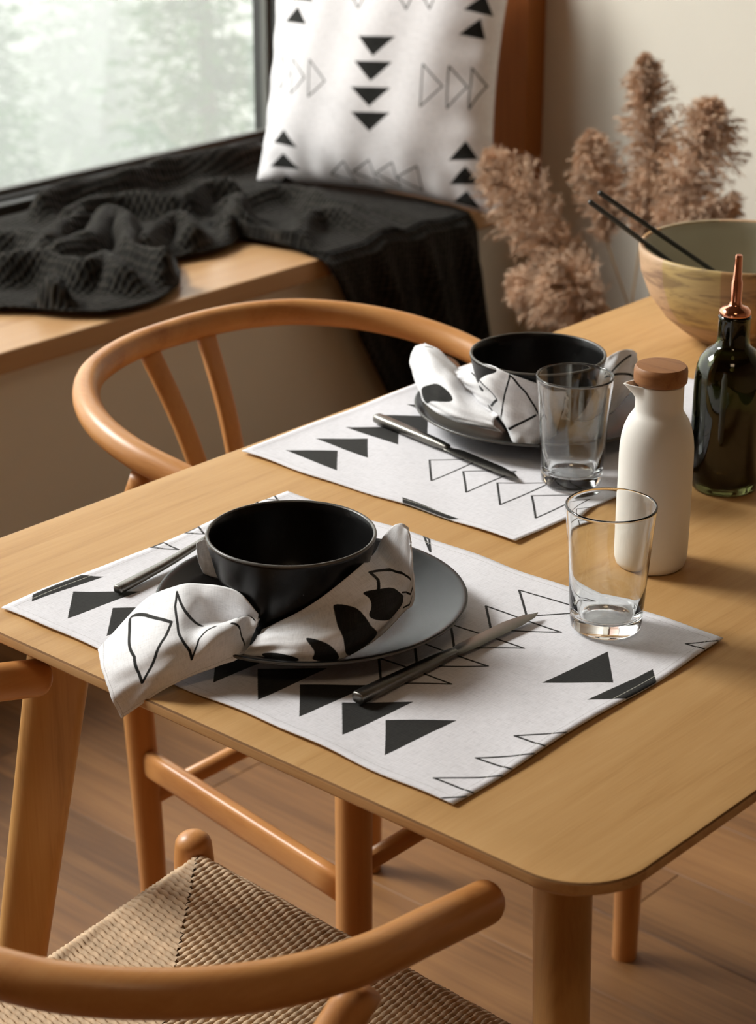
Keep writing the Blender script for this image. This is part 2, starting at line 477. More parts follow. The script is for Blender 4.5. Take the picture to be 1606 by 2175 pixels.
NP={'L_str':[[[0.134,0.063],[0.168,0.089],[0.227,0.127],[0.303,0.19],[0.378,0.241],[0.345,0.342],[0.294,0.456],[0.244,0.595],[0.185,0.747],[0.185,0.57],[0.193,0.418],[0.16,0.215],[0.134,0.063]],[[0.403,0.051],[0.395,0.139],[0.412,0.266],[0.42,0.456],[0.429,0.772],[0.454,0.671],[0.487,0.595],[0.546,0.582],[0.597,0.595]],[[0.403,0.051],[0.429,0.127],[0.454,0.19],[0.504,0.291],[0.555,0.43]],[[0.681,0.684],[0.756,0.785],[0.79,0.861],[0.849,0.924]],[[0.739,0.646],[0.815,0.62],[0.958,0.709]]],'R_fill':[[[0.084,0.924],[0.143,0.886],[0.202,0.899],[0.227,0.975],[0.168,1.0],[0.101,1.0]],[[0.227,0.608],[0.261,0.671],[0.303,0.81],[0.336,0.987],[0.269,0.962],[0.261,0.835]],[[0.303,0.253],[0.328,0.291],[0.37,0.481],[0.403,0.684],[0.454,0.924],[0.403,1.0],[0.361,0.975],[0.328,0.759],[0.303,0.519]],[[0.395,0.278],[0.445,0.329],[0.513,0.38],[0.563,0.608],[0.571,0.759],[0.513,0.823],[0.403,0.608],[0.403,0.481],[0.403,0.38]]],'R_str':[[[0.462,0.114],[0.563,0.19],[0.63,0.291],[0.739,0.595]],[[0.462,0.114],[0.462,0.228],[0.445,0.329]],[[0.555,0.494],[0.731,0.785],[0.782,0.722]],[[0.613,0.873],[0.723,0.949],[0.765,0.861]]],'FL_fill':[[[0.319,0.797],[0.42,0.506],[0.58,0.418],[0.672,0.481],[0.496,0.722],[0.403,0.962]]],'FL_str':[[[0.101,0.19],[0.168,0.101]]],'FM_str':[[[0.176,0.241],[0.294,0.418],[0.412,0.544],[0.294,0.81]],[[0.504,0.013],[0.504,0.203],[0.487,0.418],[0.471,0.595],[0.387,0.861]],[[0.504,0.013],[0.563,0.089],[0.63,0.19],[0.748,0.38],[0.832,0.557]],[[0.487,0.848],[0.639,0.671],[0.773,0.506]]],'FR_str':[[[0.479,0.304],[0.622,0.228],[0.832,0.127]],[[0.462,0.367],[1.0,0.62]]]}
RIDGES=[[[-1.739,1.492],[-1.766,1.625],[-1.774,1.764],[-1.765,1.888],[-1.748,2.064]],[[-1.62,1.45],[-1.644,1.526],[-1.627,1.609],[-1.563,1.666],[-1.602,1.754],[-1.574,1.815]],[[-1.491,1.276],[-1.577,1.378],[-1.593,1.458]],[[-1.437,1.267],[-1.467,1.356],[-1.553,1.494],[-1.485,1.46],[-1.359,1.365],[-1.256,1.346]],[[-1.453,1.156],[-1.418,1.215],[-1.361,1.238],[-1.331,1.252],[-1.365,1.304],[-1.268,1.268]],[[-1.386,1.428],[-1.452,1.553],[-1.352,1.534],[-1.248,1.465]],[[-1.481,1.723],[-1.333,1.597],[-1.229,1.454],[-1.258,1.386]],[[-1.211,1.054],[-1.265,1.104],[-1.313,1.162],[-1.271,1.136]],[[-1.207,1.058],[-1.205,1.12],[-1.111,1.085],[-1.069,1.122]],[[-1.613,1.285],[-1.596,1.316],[-1.474,1.262]],[[-1.518,1.749],[-1.474,1.867],[-1.365,1.887],[-1.197,1.852]],[[-1.246,1.584],[-1.257,1.641],[-1.324,1.793],[-1.222,1.83],[-1.108,1.774]],[[-1.433,1.694],[-1.312,1.66],[-1.189,1.602]],[[-1.289,1.956],[-1.162,1.938],[-1.058,1.906]]]
NF=[[[2.4,32.1],[1.6,86.2],[16.5,98.0],[10.9,23.4]],[[20.6,60.6],[62.3,97.3],[57.3,21.9]],[[70.1,59.6],[110.3,98.6],[105.5,19.9]],[[122.3,55.5],[161.8,93.7],[156.2,17.2]],[[191.6,59.3],[231.9,94.8],[227.4,20.6]],[[235.9,59.9],[275.9,95.1],[271.8,21.4]],[[278.2,61.1],[319.0,96.9],[313.9,22.5]],[[321.7,61.2],[362.3,96.9],[356.6,22.4]],[[364.7,61.2],[404.9,96.5],[399.0,22.2]],[[415.9,186.2],[421.5,262.5],[455.8,222.3]],[[458.8,185.7],[464.7,262.0],[487.9,234.8],[488.5,213.8]]]
NO=[[[298.8,310.3],[371.4,315.9],[333.4,274.1]],[[297.2,266.6],[372.8,267.4],[328.5,233.2]],[[296.4,221.4],[368.8,224.0],[327.2,188.6]],[[294.6,178.0],[367.4,180.9],[326.2,144.7]],[[294.5,135.4],[365.0,139.3],[324.4,103.7]],[[452.5,104.7],[490.9,142.2],[493.1,104.9]],[[449.4,62.0],[492.6,102.6],[492.2,64.5]],[[446.6,19.1],[489.7,62.3],[490.8,21.6]],[[465.0,-6.1],[484.6,19.6],[491.6,7.2],[487.8,-11.1]],[[462.4,314.1],[488.3,343.7],[492.2,313.5]],[[0.9,166.2],[0.9,181.5],[20.7,180.9]],[[0.2,209.3],[0.3,226.7],[15.0,219.4]],[[-2.5,311.1],[-2.2,325.3],[9.1,319.8]],[[162.4,344.9],[175.0,339.0],[190.7,322.1]]]
FF=[[[28.9,32.1],[70.0,66.1],[104.2,26.4]],[[30.9,76.1],[69.8,111.7],[105.2,70.9]],[[30.9,121.5],[71.7,156.9],[104.7,117.1]],[[31.0,168.3],[70.9,203.0],[104.8,161.9]],[[31.6,215.1],[71.8,250.0],[106.1,207.2]],[[197.5,11.4],[271.6,6.3],[256.8,-9.4],[213.1,-7.2]]]
FO=[[[153.7,106.1],[191.3,140.5],[189.6,64.5]],[[197.6,102.5],[235.2,136.7],[233.7,61.5]],[[241.0,99.5],[278.7,133.8],[276.6,58.5]],[[284.3,96.0],[321.1,129.5],[319.9,55.6]],[[326.3,92.6],[362.0,125.1],[360.7,53.1]]]
CF=[[[254.0,308.1],[333.0,314.0],[288.7,273.7]],[[249.7,261.4],[329.3,266.9],[287.9,227.3]],[[248.6,213.0],[329.7,219.1],[288.8,179.9]],[[249.9,166.3],[333.4,173.0],[287.9,132.9]],[[101.1,351.6],[131.5,319.3],[70.6,320.1]],[[107.9,395.5],[142.5,362.5],[81.2,363.6]],[[86.8,114.9],[119.0,82.8],[54.2,86.5]],[[80.9,68.3],[118.4,40.2],[42.4,36.7]],[[78.8,23.3],[111.7,-8.1],[30.6,-10.3]],[[487.9,404.0],[505.0,365.7],[457.1,373.9]],[[487.0,360.5],[495.7,323.0],[451.8,328.2]],[[481.0,135.8],[502.9,103.0],[451.9,95.8]],[[484.3,88.7],[509.9,57.8],[450.9,50.3]],[[485.9,42.6],[512.2,9.6],[453.3,16.2]]]
CO=[[[148.4,254.2],[185.7,217.6],[146.6,184.4]],[[102.4,253.8],[137.3,220.2],[101.7,184.5]],[[65.0,255.1],[95.1,222.6],[68.3,190.4]],[[395.0,268.7],[433.6,231.9],[394.0,190.6]],[[441.5,269.7],[476.1,234.4],[442.7,192.0]],[[479.4,270.0],[504.1,238.9],[482.4,194.3]],[[230.4,69.9],[244.7,29.4],[190.9,39.6]],[[283.9,77.9],[297.9,35.8],[244.8,49.7]],[[335.1,79.2],[344.8,34.2],[296.9,54.0]],[[387.3,77.9],[391.3,31.5],[342.5,51.2]],[[206.7,405.7],[268.4,410.2],[246.9,358.9]],[[308.1,413.1],[363.8,417.4],[345.3,365.1]],[[356.2,416.8],[409.7,421.1],[392.9,369.1]]]

# ------------------------------------------------------------------ the room
BX, BT = -1.20, 0.47          # bench front edge and bench top
WIN_X, WALL_X, BACK_Y = -1.90, -1.235, 2.29
WIN_Y0, WIN_Y1, WIN_Z0, WIN_Z1 = -1.60, 2.289, 0.50, 3.10
ROOM_X1, ROOM_Y0, ROOM_Z = 3.2, -3.2, 3.40


def structure(name, geo, mat, parent=None, **kw):
    o = part(name, geo, mat, parent, smooth=False, **kw)
    if parent is None: o['kind'] = 'structure'
    return o


structure('wall_back', box(WIN_X - .06, ROOM_X1 + .1, BACK_Y, BACK_Y + .1, 0, ROOM_Z), PLASTER)
structure('wall_right', box(ROOM_X1, ROOM_X1 + .1, ROOM_Y0 - .1, BACK_Y, 0, ROOM_Z), DEEP)
structure('wall_front', box(WIN_X - .3, ROOM_X1, ROOM_Y0 - .1, ROOM_Y0, 0, ROOM_Z), DEEP)
structure('ceiling', box(WIN_X - .3, ROOM_X1 + .1, ROOM_Y0 - .1, BACK_Y + .1, ROOM_Z, ROOM_Z + .1), CEIL)
structure('wall_left', join_geo(
    box(WALL_X - .06, WALL_X, WIN_Y0 - .06, BACK_Y, 0, BT - .036),          # below the bench
    box(WIN_X - .3, WIN_X - .06, ROOM_Y0, WIN_Y0 - .06, 0, ROOM_Z),          # beside the nook
    box(WIN_X - .06, WALL_X, WIN_Y0 - .12, WIN_Y0 - .06, 0, ROOM_Z),
    box(WIN_X - .06, WALL_X, ROOM_Y0, WIN_Y0 - .12, 0, ROOM_Z),
    box(WIN_X - .3, WALL_X, WIN_Y0 - .06, BACK_Y, WIN_Z1 + .06, ROOM_Z),     # over the nook
    box(WIN_X - .12, WIN_X - .06, WIN_Y0 - .06, BACK_Y, 0, .38)), PLASTER)

floor = structure('floor', box(-2.2, ROOM_X1 + .1, ROOM_Y0 - .1, BACK_Y + .1, -.06, -.012), plain('floor bed', (0.05, 0.03, 0.018), .9))
plank_meshes = {}
pw = 0.139
k = 0
for row in range(-17, 11):
    y0 = 0.767 + row * pw
    if y0 > BACK_Y or y0 < -1.65: continue
    L = 1.22
    shift = {0: 0.62, 1: 0.014, -1: 0.33, -2: 0.90, 2: .45}.get(row, (row * 0.47) % L)
    x = shift - 3 * L
    while x < 2.4:
        if x + L > -1.25:
            xa, xb = max(x, -1.235), min(x + L, 2.4)
            key = (round(xb - xa, 2), k % 4)
            if key not in plank_meshes:
                me = make_mesh('plank', *box(0, xb - xa - .0006, 0, pw - .0006, -.012, 0), W_FLOOR[(k * 7 + k // 3) % 4], smooth=False)
                plank_meshes[key] = me
            pl = link_mesh('plank', plank_meshes[key], floor, (xa, y0, 0))
            bevel_obj(pl, .0008, 1)
            k += 1
        x += L

# nook linings and window
structure('trim_1', box(WIN_X + .056, -1.185, 2.236, BACK_Y, BT - .001, WIN_Z1 + .055), W_PANEL)
structure('trim_2', box(WIN_X - .04, WALL_X, WIN_Y0 - .06, WIN_Y0 - .001, BT - .001, WIN_Z1 + .055), W_PANEL)
structure('trim_3', box(WIN_X - .04, WALL_X, WIN_Y0 - .001, 2.236, WIN_Z1, WIN_Z1 + .055), W_PANEL)
win = empty('window_1', (WIN_X, 0, 0)); win['kind'] = 'structure'
fr = []
fx0, fx1 = -.045, .055
fr += [box(fx0, fx1, WIN_Y0, WIN_Y1, BT + .001, WIN_Z0 - .006)]
fr += [box(fx0, fx1 - .03, WIN_Y0, WIN_Y1, WIN_Z0 - .006, WIN_Z0)]
fr += [box(fx0, fx1, WIN_Y0, WIN_Y1, WIN_Z1 - .05, WIN_Z1)]
fr += [box(fx0, fx1, WIN_Y0, WIN_Y0 + .05, WIN_Z0, WIN_Z1 - .05), box(fx0, fx1, WIN_Y1 - .032, WIN_Y1, WIN_Z0, WIN_Z1 - .05)]
bevel_obj(part('frame', join_geo(*fr), BLACK_FRAME, win, smooth=False), .003)
part('gasket', join_geo(box(-.012, .006, WIN_Y0 + .05, WIN_Y1 - .032, WIN_Z0, WIN_Z0 + .010),
                        box(-.012, .006, WIN_Y1 - .040, WIN_Y1 - .032, WIN_Z0 + .010, WIN_Z1 - .05)), GASKET, win, smooth=False)
PM = Mat('window pane')
tr = PM.n('ShaderNodeBsdfTransparent'); tr.inputs[0].default_value = (.97, .98, .975, 1)
gl = PM.n('ShaderNodeBsdfGlossy', i_Roughness=0.02)
lw = PM.n('ShaderNodeLayerWeight', i_Blend=0.5)
pw_ = PM.n('ShaderNodeMath', operation='POWER'); pw_.inputs[1].default_value = 5.0; PM.l(lw, 'Facing', pw_, 0)
fz = PM.n('ShaderNodeMath', operation='MULTIPLY_ADD'); fz.inputs[1].default_value = .8; fz.inputs[2].default_value = .035; PM.l(pw_, 0, fz, 0)
ms = PM.n('ShaderNodeMixShader'); PM.l(fz, 0, ms, 0); PM.l(tr, 0, ms, 1); PM.l(gl, 0, ms, 2); PM.l(ms, 0, PM.out, 'Surface')
part('pane', box(-.006, -.002, WIN_Y0 + .05, WIN_Y1 - .032, WIN_Z0, WIN_Z1 - .05), PM.m, win, smooth=False)

# window bench: one thick oak board
bench = part('window_bench', box(-.35, .35, -2.161, 1.672, -.036, 0), W_BENCH, None, (-1.55, .563 + .0, BT), smooth=False)
bevel_obj(bench, .003)
tag(bench, 'long built-in oak window bench under the big window', 'bench')

# ------------------------------------------------------------------ outside: ground, conifers, mist
outside = plain('meadow', (0.10, 0.13, 0.06), 1.0, noise=.4, nscale=1.0)
structure('ground', box(-70, -2.3, -30, 70, -8.6, -8.2), outside)
NEEDLE = plain('spruce needles', (0.045, 0.125, 0.022), 0.8, noise=.5, nscale=1.3)
BARK = plain('spruce bark', (0.10, 0.075, 0.055), 0.9, noise=.3)


def conifer_geo(h, r, seed):
    g = random.Random(seed)
    V, Fc = [], []
    z = h * .06
    while z < h:
        t = z / h
        R = r * (1 - t) ** .75
        for b in range(max(4, int(13 * (1 - t * .6)))):
            a = g.uniform(0, 6.283); L = R * g.uniform(.55, 1.1)
            ca, sa = math.cos(a), math.sin(a)
            m = max(4, int(L * 16))
            for i in range(m):
                f = (i + g.random()) / m
                q = f * L
                drop = -.30 * q + .14 * q * f
                side = (.30 * (1 - f) + .07) * g.uniform(-1, 1)
                c = Vector((ca * q - sa * side, sa * q + ca * side, z + drop - abs(side) * .35 + g.uniform(-.04, .04)))
                w = .06 + .05 * g.random()
                d = Vector((ca + g.uniform(-.9, .9), sa + g.uniform(-.9, .9), g.uniform(-.6, .5))).normalized()
                e = d.cross(Vector((g.uniform(-1, 1), g.uniform(-1, 1), g.uniform(-1, 1)))).normalized()
                n = len(V)
                V += [c - e * w * .4, c + d * w * 1.9, c + e * w * .4]
                Fc.append((n, n + 1, n + 2))
        z += .085 + .05 * g.random() * (1 + t)
    return V, Fc


fol_a = make_mesh('foliage', *conifer_geo(10.5, 2.1, 3), NEEDLE, smooth=False)
fol_b = make_mesh('foliage', *conifer_geo(8.5, 1.5, 9), NEEDLE, smooth=False)
trunk_me = make_mesh('trunk', *lathe([(0, 0), (.16, 0), (.11, 4), (.02, 9.8), (0, 9.9)], 8), BARK)
for (x, y, sc, fol, rz_, lb) in [
        (-16.3, 15.9, 1.0, fol_a, 0.0, 'big misty spruce filling the right half of the window'),
        (-19.4, 15.0, 1.0, fol_b, 1.0, 'slim misty spruce at the left edge of the window'),
        (-24.5, 21.5, 1.05, fol_a, 2.0, 'pale distant spruce in the gap between the two nearer trees'),
        (-18.0, 21.8, 1.0, fol_b, 2.7, 'misty spruce close to the right window jamb behind the big spruce')]:
    t = empty('spruce_tree', (x, y, -8.2), rz_)
    t.scale = (sc, sc, sc)
    tag(t, lb, 'tree', 'spruces in the mist outside')
    link_mesh('foliage', fol, t)
    link_mesh('trunk', trunk_me, t)

HZ = Mat('mist')
HZ.t.nodes.remove(HZ.b)
vs = HZ.n('ShaderNodeVolumeScatter', i_Density=0.042, i_Anisotropy=0.2)
vs.inputs['Color'].default_value = (1, 1, 1, 1)
HZ.l(vs, 0, HZ.out, 'Volume')
mist = part('mist', box(-60, -7.5, -20, 60, -8.15, 14), HZ.m, None, smooth=False)
tag(mist, 'white morning mist hanging between the trees outside', 'mist', kind='stuff')

# ------------------------------------------------------------------ dining table
TX0, TX1, TY0, TY1 = -.1227, .6235, -.028, 1.572
tcx, tcy = (TX0 + TX1) / 2, (TY0 + TY1) / 2
table = empty('dining_table', (tcx, tcy, 0))
tag(table, 'beech dining table with rounded corners and undercut edge', 'table')


def rr_ring(x0, x1, y0, y1, r, z, n=14):
    out = []
    for cx, cyy, a0 in ((x1 - r, y1 - r, 0), (x0 + r, y1 - r, 90), (x0 + r, y0 + r, 180), (x1 - r, y0 + r, 270)):
        for k in range(n + 1):
            a = math.radians(a0 + 90 * k / n)
            out.append((cx + r * math.cos(a), cyy + r * math.sin(a), z))
    return out


V, Fc = [], []
hx, hy = (TX1 - TX0) / 2, (TY1 - TY0) / 2
rings = [(.004, TH), (.0015, TH - .0006), (.0003, TH - .0018), (0, TH - .0030), (0, TH - .0085), (.0008, TH - .0096), (.032, TH - .0345), (.035, TH - .035)]
for ins, z in rings: V += rr_ring(-hx + ins, hx - ins, -hy + ins, hy - ins, .055 - ins * .5, z)
n = len(V) // len(rings)
for i in range(len(rings) - 1):
    for k in range(n):
        k2 = (k + 1) % n
        Fc.append((i * n + k, (i + 1) * n + k, (i + 1) * n + k2, i * n + k2))
Fc.append(tuple(range(n)))
Fc.append(tuple(range((len(rings) - 1) * n, len(rings) * n))[::-1])
W_EDGE = wood('beech edge', (0.40, 0.20, 0.075), (0.55, 0.31, 0.13), (0.64, 0.40, 0.19), axis=0, scale=1.6, rough=0.5, spec=.25)
W_SEAM = plain('veneer seam', (0.22, 0.11, 0.042), .7, noise=.2, spec=.1)
top_fm = [0 if i < n else (2 if i < 2 * n else (1 if i < 6 * n else 0)) for i in range(len(Fc))]
top = part('tabletop', (V, Fc), [W_TABLE, W_EDGE, W_SEAM], table, angle=math.radians(28), fmat=top_fm)


def table_leg(sx, sy):
    """D-shaped splayed leg; long axis of the section lies on the table's diagonal."""
    px, py = sx * (hx - .0955), sy * (hy - .099)
    d = Vector((sx, sy, 0)).normalized(); s = Vector((-d.y, d.x, 0))
    V, Fc = [], []
    m = 20
    zs = [(0.0, .62), (.02, .63), (.35, .80), (.69, 1.0), (.7058, 1.0)]
    for z, k in zs:
        off = (.622 - z) * .17
        for i in range(m):
            a = 2 * math.pi * i / m
            c, w = math.cos(a), math.sin(a)
            c2 = math.copysign(abs(c) ** (.9 if c > 0 else .35), c); w2 = math.copysign(abs(w) ** .75, w)
            q = d * (c2 * .029 * k) + s * (w2 * .0205 * (.35 + .65 * k))
            V.append((px + d.x * off + q.x, py + d.y * off + q.y, z))
    for i in range(len(zs) - 1):
        for k in range(m):
            k2 = (k + 1) % m
            Fc.append((i * m + k, i * m + k2, (i + 1) * m + k2, (i + 1) * m + k))
    Fc += [tuple(range(m))[::-1], tuple(range((len(zs) - 1) * m, len(zs) * m))]
    return V, Fc


for sx in (-1, 1):
    for sy in (-1, 1): part('leg', table_leg(sx, sy), W_TABLE_LEG, table, angle=math.radians(50))
# under-frame rails (set back, hidden by the top)
for q in (-hy + .10, hy - .12):
    part('apron', box(-hx + .13, hx - .13, q, q + .02, TH - .075, TH - .0355), W_TABLE_LEG, table, smooth=False)

# ------------------------------------------------------------------ wishbone chairs
CORD = plain('paper cord', (0.56, 0.40, 0.25), 0.75, noise=.22, nscale=90, bump=.25, bscale=900)


def cord_geo(path, side, r=.0030, pitch=.0100, step=.0018, sides=9, phase=0.0):
    P = np.array(path, float)
    seg = np.linalg.norm(np.diff(P, axis=0), axis=1)
    s = np.r_[0, np.cumsum(seg)]
    n = max(4, int(s[-1] / step))
    t = np.linspace(0, s[-1], n)
    Q = np.stack([np.interp(t, s, P[:, k]) for k in range(3)], 1)
    T = np.gradient(Q, axis=0); T /= np.linalg.norm(T, axis=1)[:, None]
    sd = np.array(side, float)
    W = np.cross(T, sd); W /= np.linalg.norm(W, axis=1)[:, None]
    V = []
    for i in range(n):
        for k in range(sides):
            a = 2 * math.pi * k / sides
            lob = 1 + .20 * math.cos(3 * (a - 2 * math.pi * t[i] / (3 * pitch)) + phase)
            rr = r * lob * 1.02
            V.append(Q[i] + (sd * math.cos(a) + W[i] * math.sin(a)) * rr)
    Fc = []
    for i in range(n - 1):
        for k in range(sides):
            k2 = (k + 1) % sides
            Fc.append((i * sides + k, i * sides + k2, (i + 1) * sides + k2, (i + 1) * sides + k))
    return V, Fc


SEAT_F, SEAT_B, SEAT_D = .238, .182, -.372      # half width front/back, depth


def seat_z(x, y):
    u = x / .24; v = (y - SEAT_D / 2) / .19
    return .452 - .016 * max(0, 1 - u * u) * max(0, 1 - v * v) + .010 * max(0, (y + .12) / .12) * (abs(u)) ** 2


def build_chair():
    ch = empty('wishbone_chair')
    # bent top rail
    half = [(0, -.497), (.06, -.494), (.115, -.481), (.165, -.456), (.208, -.412), (.237, -.357), (.250, -.292), (.247, -.228), (.240, -.165)]
    pts = [(-x, y) for x, y in half[:0:-1]] + half
    zz = lambda y: .698 + .050 * max(0, min(1, (-.168 - y) / .334)) ** .8
    path = spline([(x, y, zz(y)) for x, y in pts], 90)
    rail = sweep(path, [.0148] * 90, [.0158] * 90, sides=24, round_ends=.012)
    part('top_rail', rail, W_CHAIR_Y, ch)
    for s in (-1, 1):
        fl = [(s * .245, 0, 0), (s * .245, 0, .2), (s * .245, 0, .40), (s * .245, 0, .466)]
        part('leg', sweep(spline(fl, 20), np.interp(np.linspace(0, .46, 20), [0, .2, .42, .47], [.0150, .0185, .0185, .0165]), sides=24, up=(0, 1, 0), round_ends=.013), W_CHAIR_Z, ch)
        rl = [(s * .186, -.362, 0), (s * .189, -.366, .22), (s * .193, -.374, .42), (s * .203, -.372, .52), (s * .224, -.340, .61), (s * .2445, -.287, .695)]
        part('leg', sweep(spline(rl, 40), np.interp(np.linspace(0, 1, 40), [0, .3, .6, 1], [.0140, .0172, .0172, .0140]), sides=24, up=(0, 1, 0)), W_CHAIR_Z, ch)
        # side stretcher, flat with rounded top
        st = [(s * .240, -.005, .318), (s * .192, -.366, .318)]
        part('stretcher', sweep(spline(st, 8), .0085, .0165, sides=20, square=.45), W_CHAIR_Y, ch)
        # side seat rail
        part('seat_rail', sweep([(s * .238, -.01, .434), (s * .187, -.362, .434)], .010, .012, sides=12), W_CHAIR_Y, ch)
    part('stretcher', sweep([(-.235, 0, .352), (.235, 0, .352)], .0105, sides=16), W_CHAIR_X, ch)
    part('stretcher', sweep([(-.182, -.362, .270), (.182, -.362, .270)], .0105, sides=16), W_CHAIR_X, ch)
    part('seat_rail', sweep([(-.235, -.003, .434), (.235, -.003, .434)], .010, .012, sides=12), W_CHAIR_X, ch)
    part('seat_rail', sweep([(-.182, -.366, .434), (.182, -.366, .434)], .010, .012, sides=12), W_CHAIR_X, ch)
    # Y-shaped splat: a stem and two slats running up to the rail
    stem = spline([(0, -.372, .41), (0, -.384, .45), (0, -.398, .50)], 10)
    part('splat_stem', sweep(stem, np.linspace(.017, .022, 10), .0055, sides=16, up=(0, 1, 0), square=.5), W_CHAIR_Z, ch)
    for s in (-1, 1):
        pth = spline([(s * .008, -.394, .485), (s * .024, -.418, .56), (s * .035, -.452, .655), (s * .045, -.497, .742)], 16)
        part('splat_slat', sweep(pth, np.linspace(.012, .0135, 16), .0055, sides=16, up=(0, 1, 0), square=.5), W_CHAIR_Z, ch)
    # woven envelope seat
    seat = empty('seat'); seat.parent = ch
    sp = .0057
    ysm = -.190
    sid = lambda y: SEAT_F + (SEAT_B - SEAT_F) * (y / SEAT_D)
    fd = lambda x: -(SEAT_F - abs(x)) if abs(x) > .055 else None
    meshes = []

    def run(pts, side, ph):
        me = make_mesh('cord', *cord_geo(pts, side, phase=ph), CORD)
        link_mesh('cord', me, seat)

    i = 0
    nF = int(2 * SEAT_F / sp)
    apex = .075
    for q in range(nF):
        x = -SEAT_F + .004 + (q + .5) * (2 * SEAT_F - .008) / nF
        t = min(1.0, (SEAT_F - abs(x)) / (SEAT_F - apex))
        yi = ysm * t
        if yi > -.006: continue
        pts = [(x, .011, .428), (x, .0125, .434), (x, .010, .446), (x, .002, .452)]
        pts += [(x, y, seat_z(x, y) + .0012) for y in np.linspace(-.006, yi, max(3, int(-yi / .01)))]
        run(pts, (1, 0, 0), i * 0.9); i += 1
    nB = int(2 * SEAT_B / sp)
    for q in range(nB):
        x = -SEAT_B + .004 + (q + .5) * (2 * SEAT_B - .008) / nB
        t = min(1.0, (SEAT_B - abs(x)) / (SEAT_B - apex))
        yi = SEAT_D + (ysm - SEAT_D) * t
        if yi < SEAT_D + .006: continue
        pts = [(x, SEAT_D - .011, .428), (x, SEAT_D - .0125, .434), (x, SEAT_D - .010, .446), (x, SEAT_D - .002, .452)]
        pts += [(x, y, seat_z(x, y) + .0012) for y in np.linspace(SEAT_D + .006, yi, max(3, int((yi - SEAT_D) / .01)))]
        run(pts, (1, 0, 0), i * 0.9); i += 1
    nS = int(-SEAT_D / sp)
    for s in (-1, 1):
        for q in range(nS):
            y = -.003 + (q + .5) * (SEAT_D + .006) / nS
            xo = sid(y)
            if y > ysm: xi = SEAT_F - (SEAT_F - apex) * (y / ysm)
            else: xi = SEAT_B - (SEAT_B - apex) * ((y - SEAT_D) / (ysm - SEAT_D))
            if xo - xi < .006: continue
            pts = [(s * (xo + .011), y, .428), (s * (xo + .0125), y, .434), (s * (xo + .010), y, .446), (s * (xo + .002), y, .452)]
            pts += [(s * x, y, seat_z(x, y) + .0012) for x in np.linspace(xo - .006, xi, max(3, int((xo - xi) / .01)))]
            run(pts, (0, 1, 0), i * 0.9); i += 1
    return ch


chair_near = build_chair()
chair_near.location = (.296, .149, 0)
chair_near.rotation_euler = (0, 0, -.033)
tag(chair_near, 'beech wishbone chair in the foreground with a woven cord seat', 'chair', 'wishbone chairs at the table')
chair_far = copy_tree(chair_near)
chair_far.location = (.067, .602, 0)
chair_far.rotation_euler = (0, 0, -math.pi / 2)
chair_far['label'] = 'beech wishbone chair pushed in on the window side of the table'

# ------------------------------------------------------------------ table linen
def placemat(name, x0, y0, rot, lx, ly, im, mat, seed):
    nu, nv = 96, 72
    r = np.random.default_rng(seed)
    ph = r.uniform(0, 6.28, 8)
    V, UV = [], []
    for i in range(nu):
        for j in range(nv):
            u, v = i / (nu - 1), j / (nv - 1)
            x, y = u * lx, v * ly
            eu, ev = min(u, 1 - u) * lx, min(v, 1 - v) * ly
            wx = .0013 * math.sin(y * 31 + ph[0]) * (1 - 2 * u); wy = .0013 * math.sin(x * 27 + ph[1]) + .0007 * math.sin(x * 71 + ph[2])
            e = min(eu, ev)
            hem = .0006 * max(0, 1 - (e / .0085) ** 6)
            lift = .0012 * max(0, 1 - e / .03) * (.5 + .5 * math.sin(x * 23 + y * 29 + ph[3]))
            rip = .00035 * math.sin(x * 40 + ph[4]) * math.sin(y * 36 + ph[5]) + .0003 * math.sin((x + y) * 60 + ph[6])
            V.append((x + wx, y + wy * (1 - 2 * v) ** 2 * (1 if v < .5 else -1), .0019 + hem + lift + rip)); UV.append((u, v))
    me = make_mesh(name, V, grid_faces(nu, nv), mat, uvs=UV)
    o = link_mesh(name, me, None, (x0, y0, TH))
    o.rotation_euler = (0, 0, rot)
    m = o.modifiers.new('thick', 'SOLIDIFY'); m.thickness = .0011; m.offset = -1
    return o


def hem(lx, ly, d=7.5):
    c = [(d, d), (lx - d, d), (lx - d, ly - d), (d, ly - d)]
    return list(zip(c, c[1:] + c[:1]))


LX, LY = 480.0, 341.7
imn = ink_image('near placemat print', LX, LY, 4, NF, [(q, True) for q in NO], 2.1, hem(LX, LY))
mat_near = placemat('placemat', 0, 0, .0074, .48, .3417, imn, linen('near placemat linen', imn, .48, .3417), 1)
tag(mat_near, 'white linen placemat with black triangles at the near table end', 'placemat', 'printed linen placemats')
imf = ink_image('far placemat print', LY, LX, 4, FF, [(q, True) for q in FO], 2.1, hem(LY, LX))
mat_far = placemat('placemat', -.1095, .3874, .0144, .3417, .48, imf, linen('far placemat linen', imf, .3417, .48), 2)
tag(mat_far, 'white linen placemat with black triangles on the window side of the table', 'placemat', 'printed linen placemats')


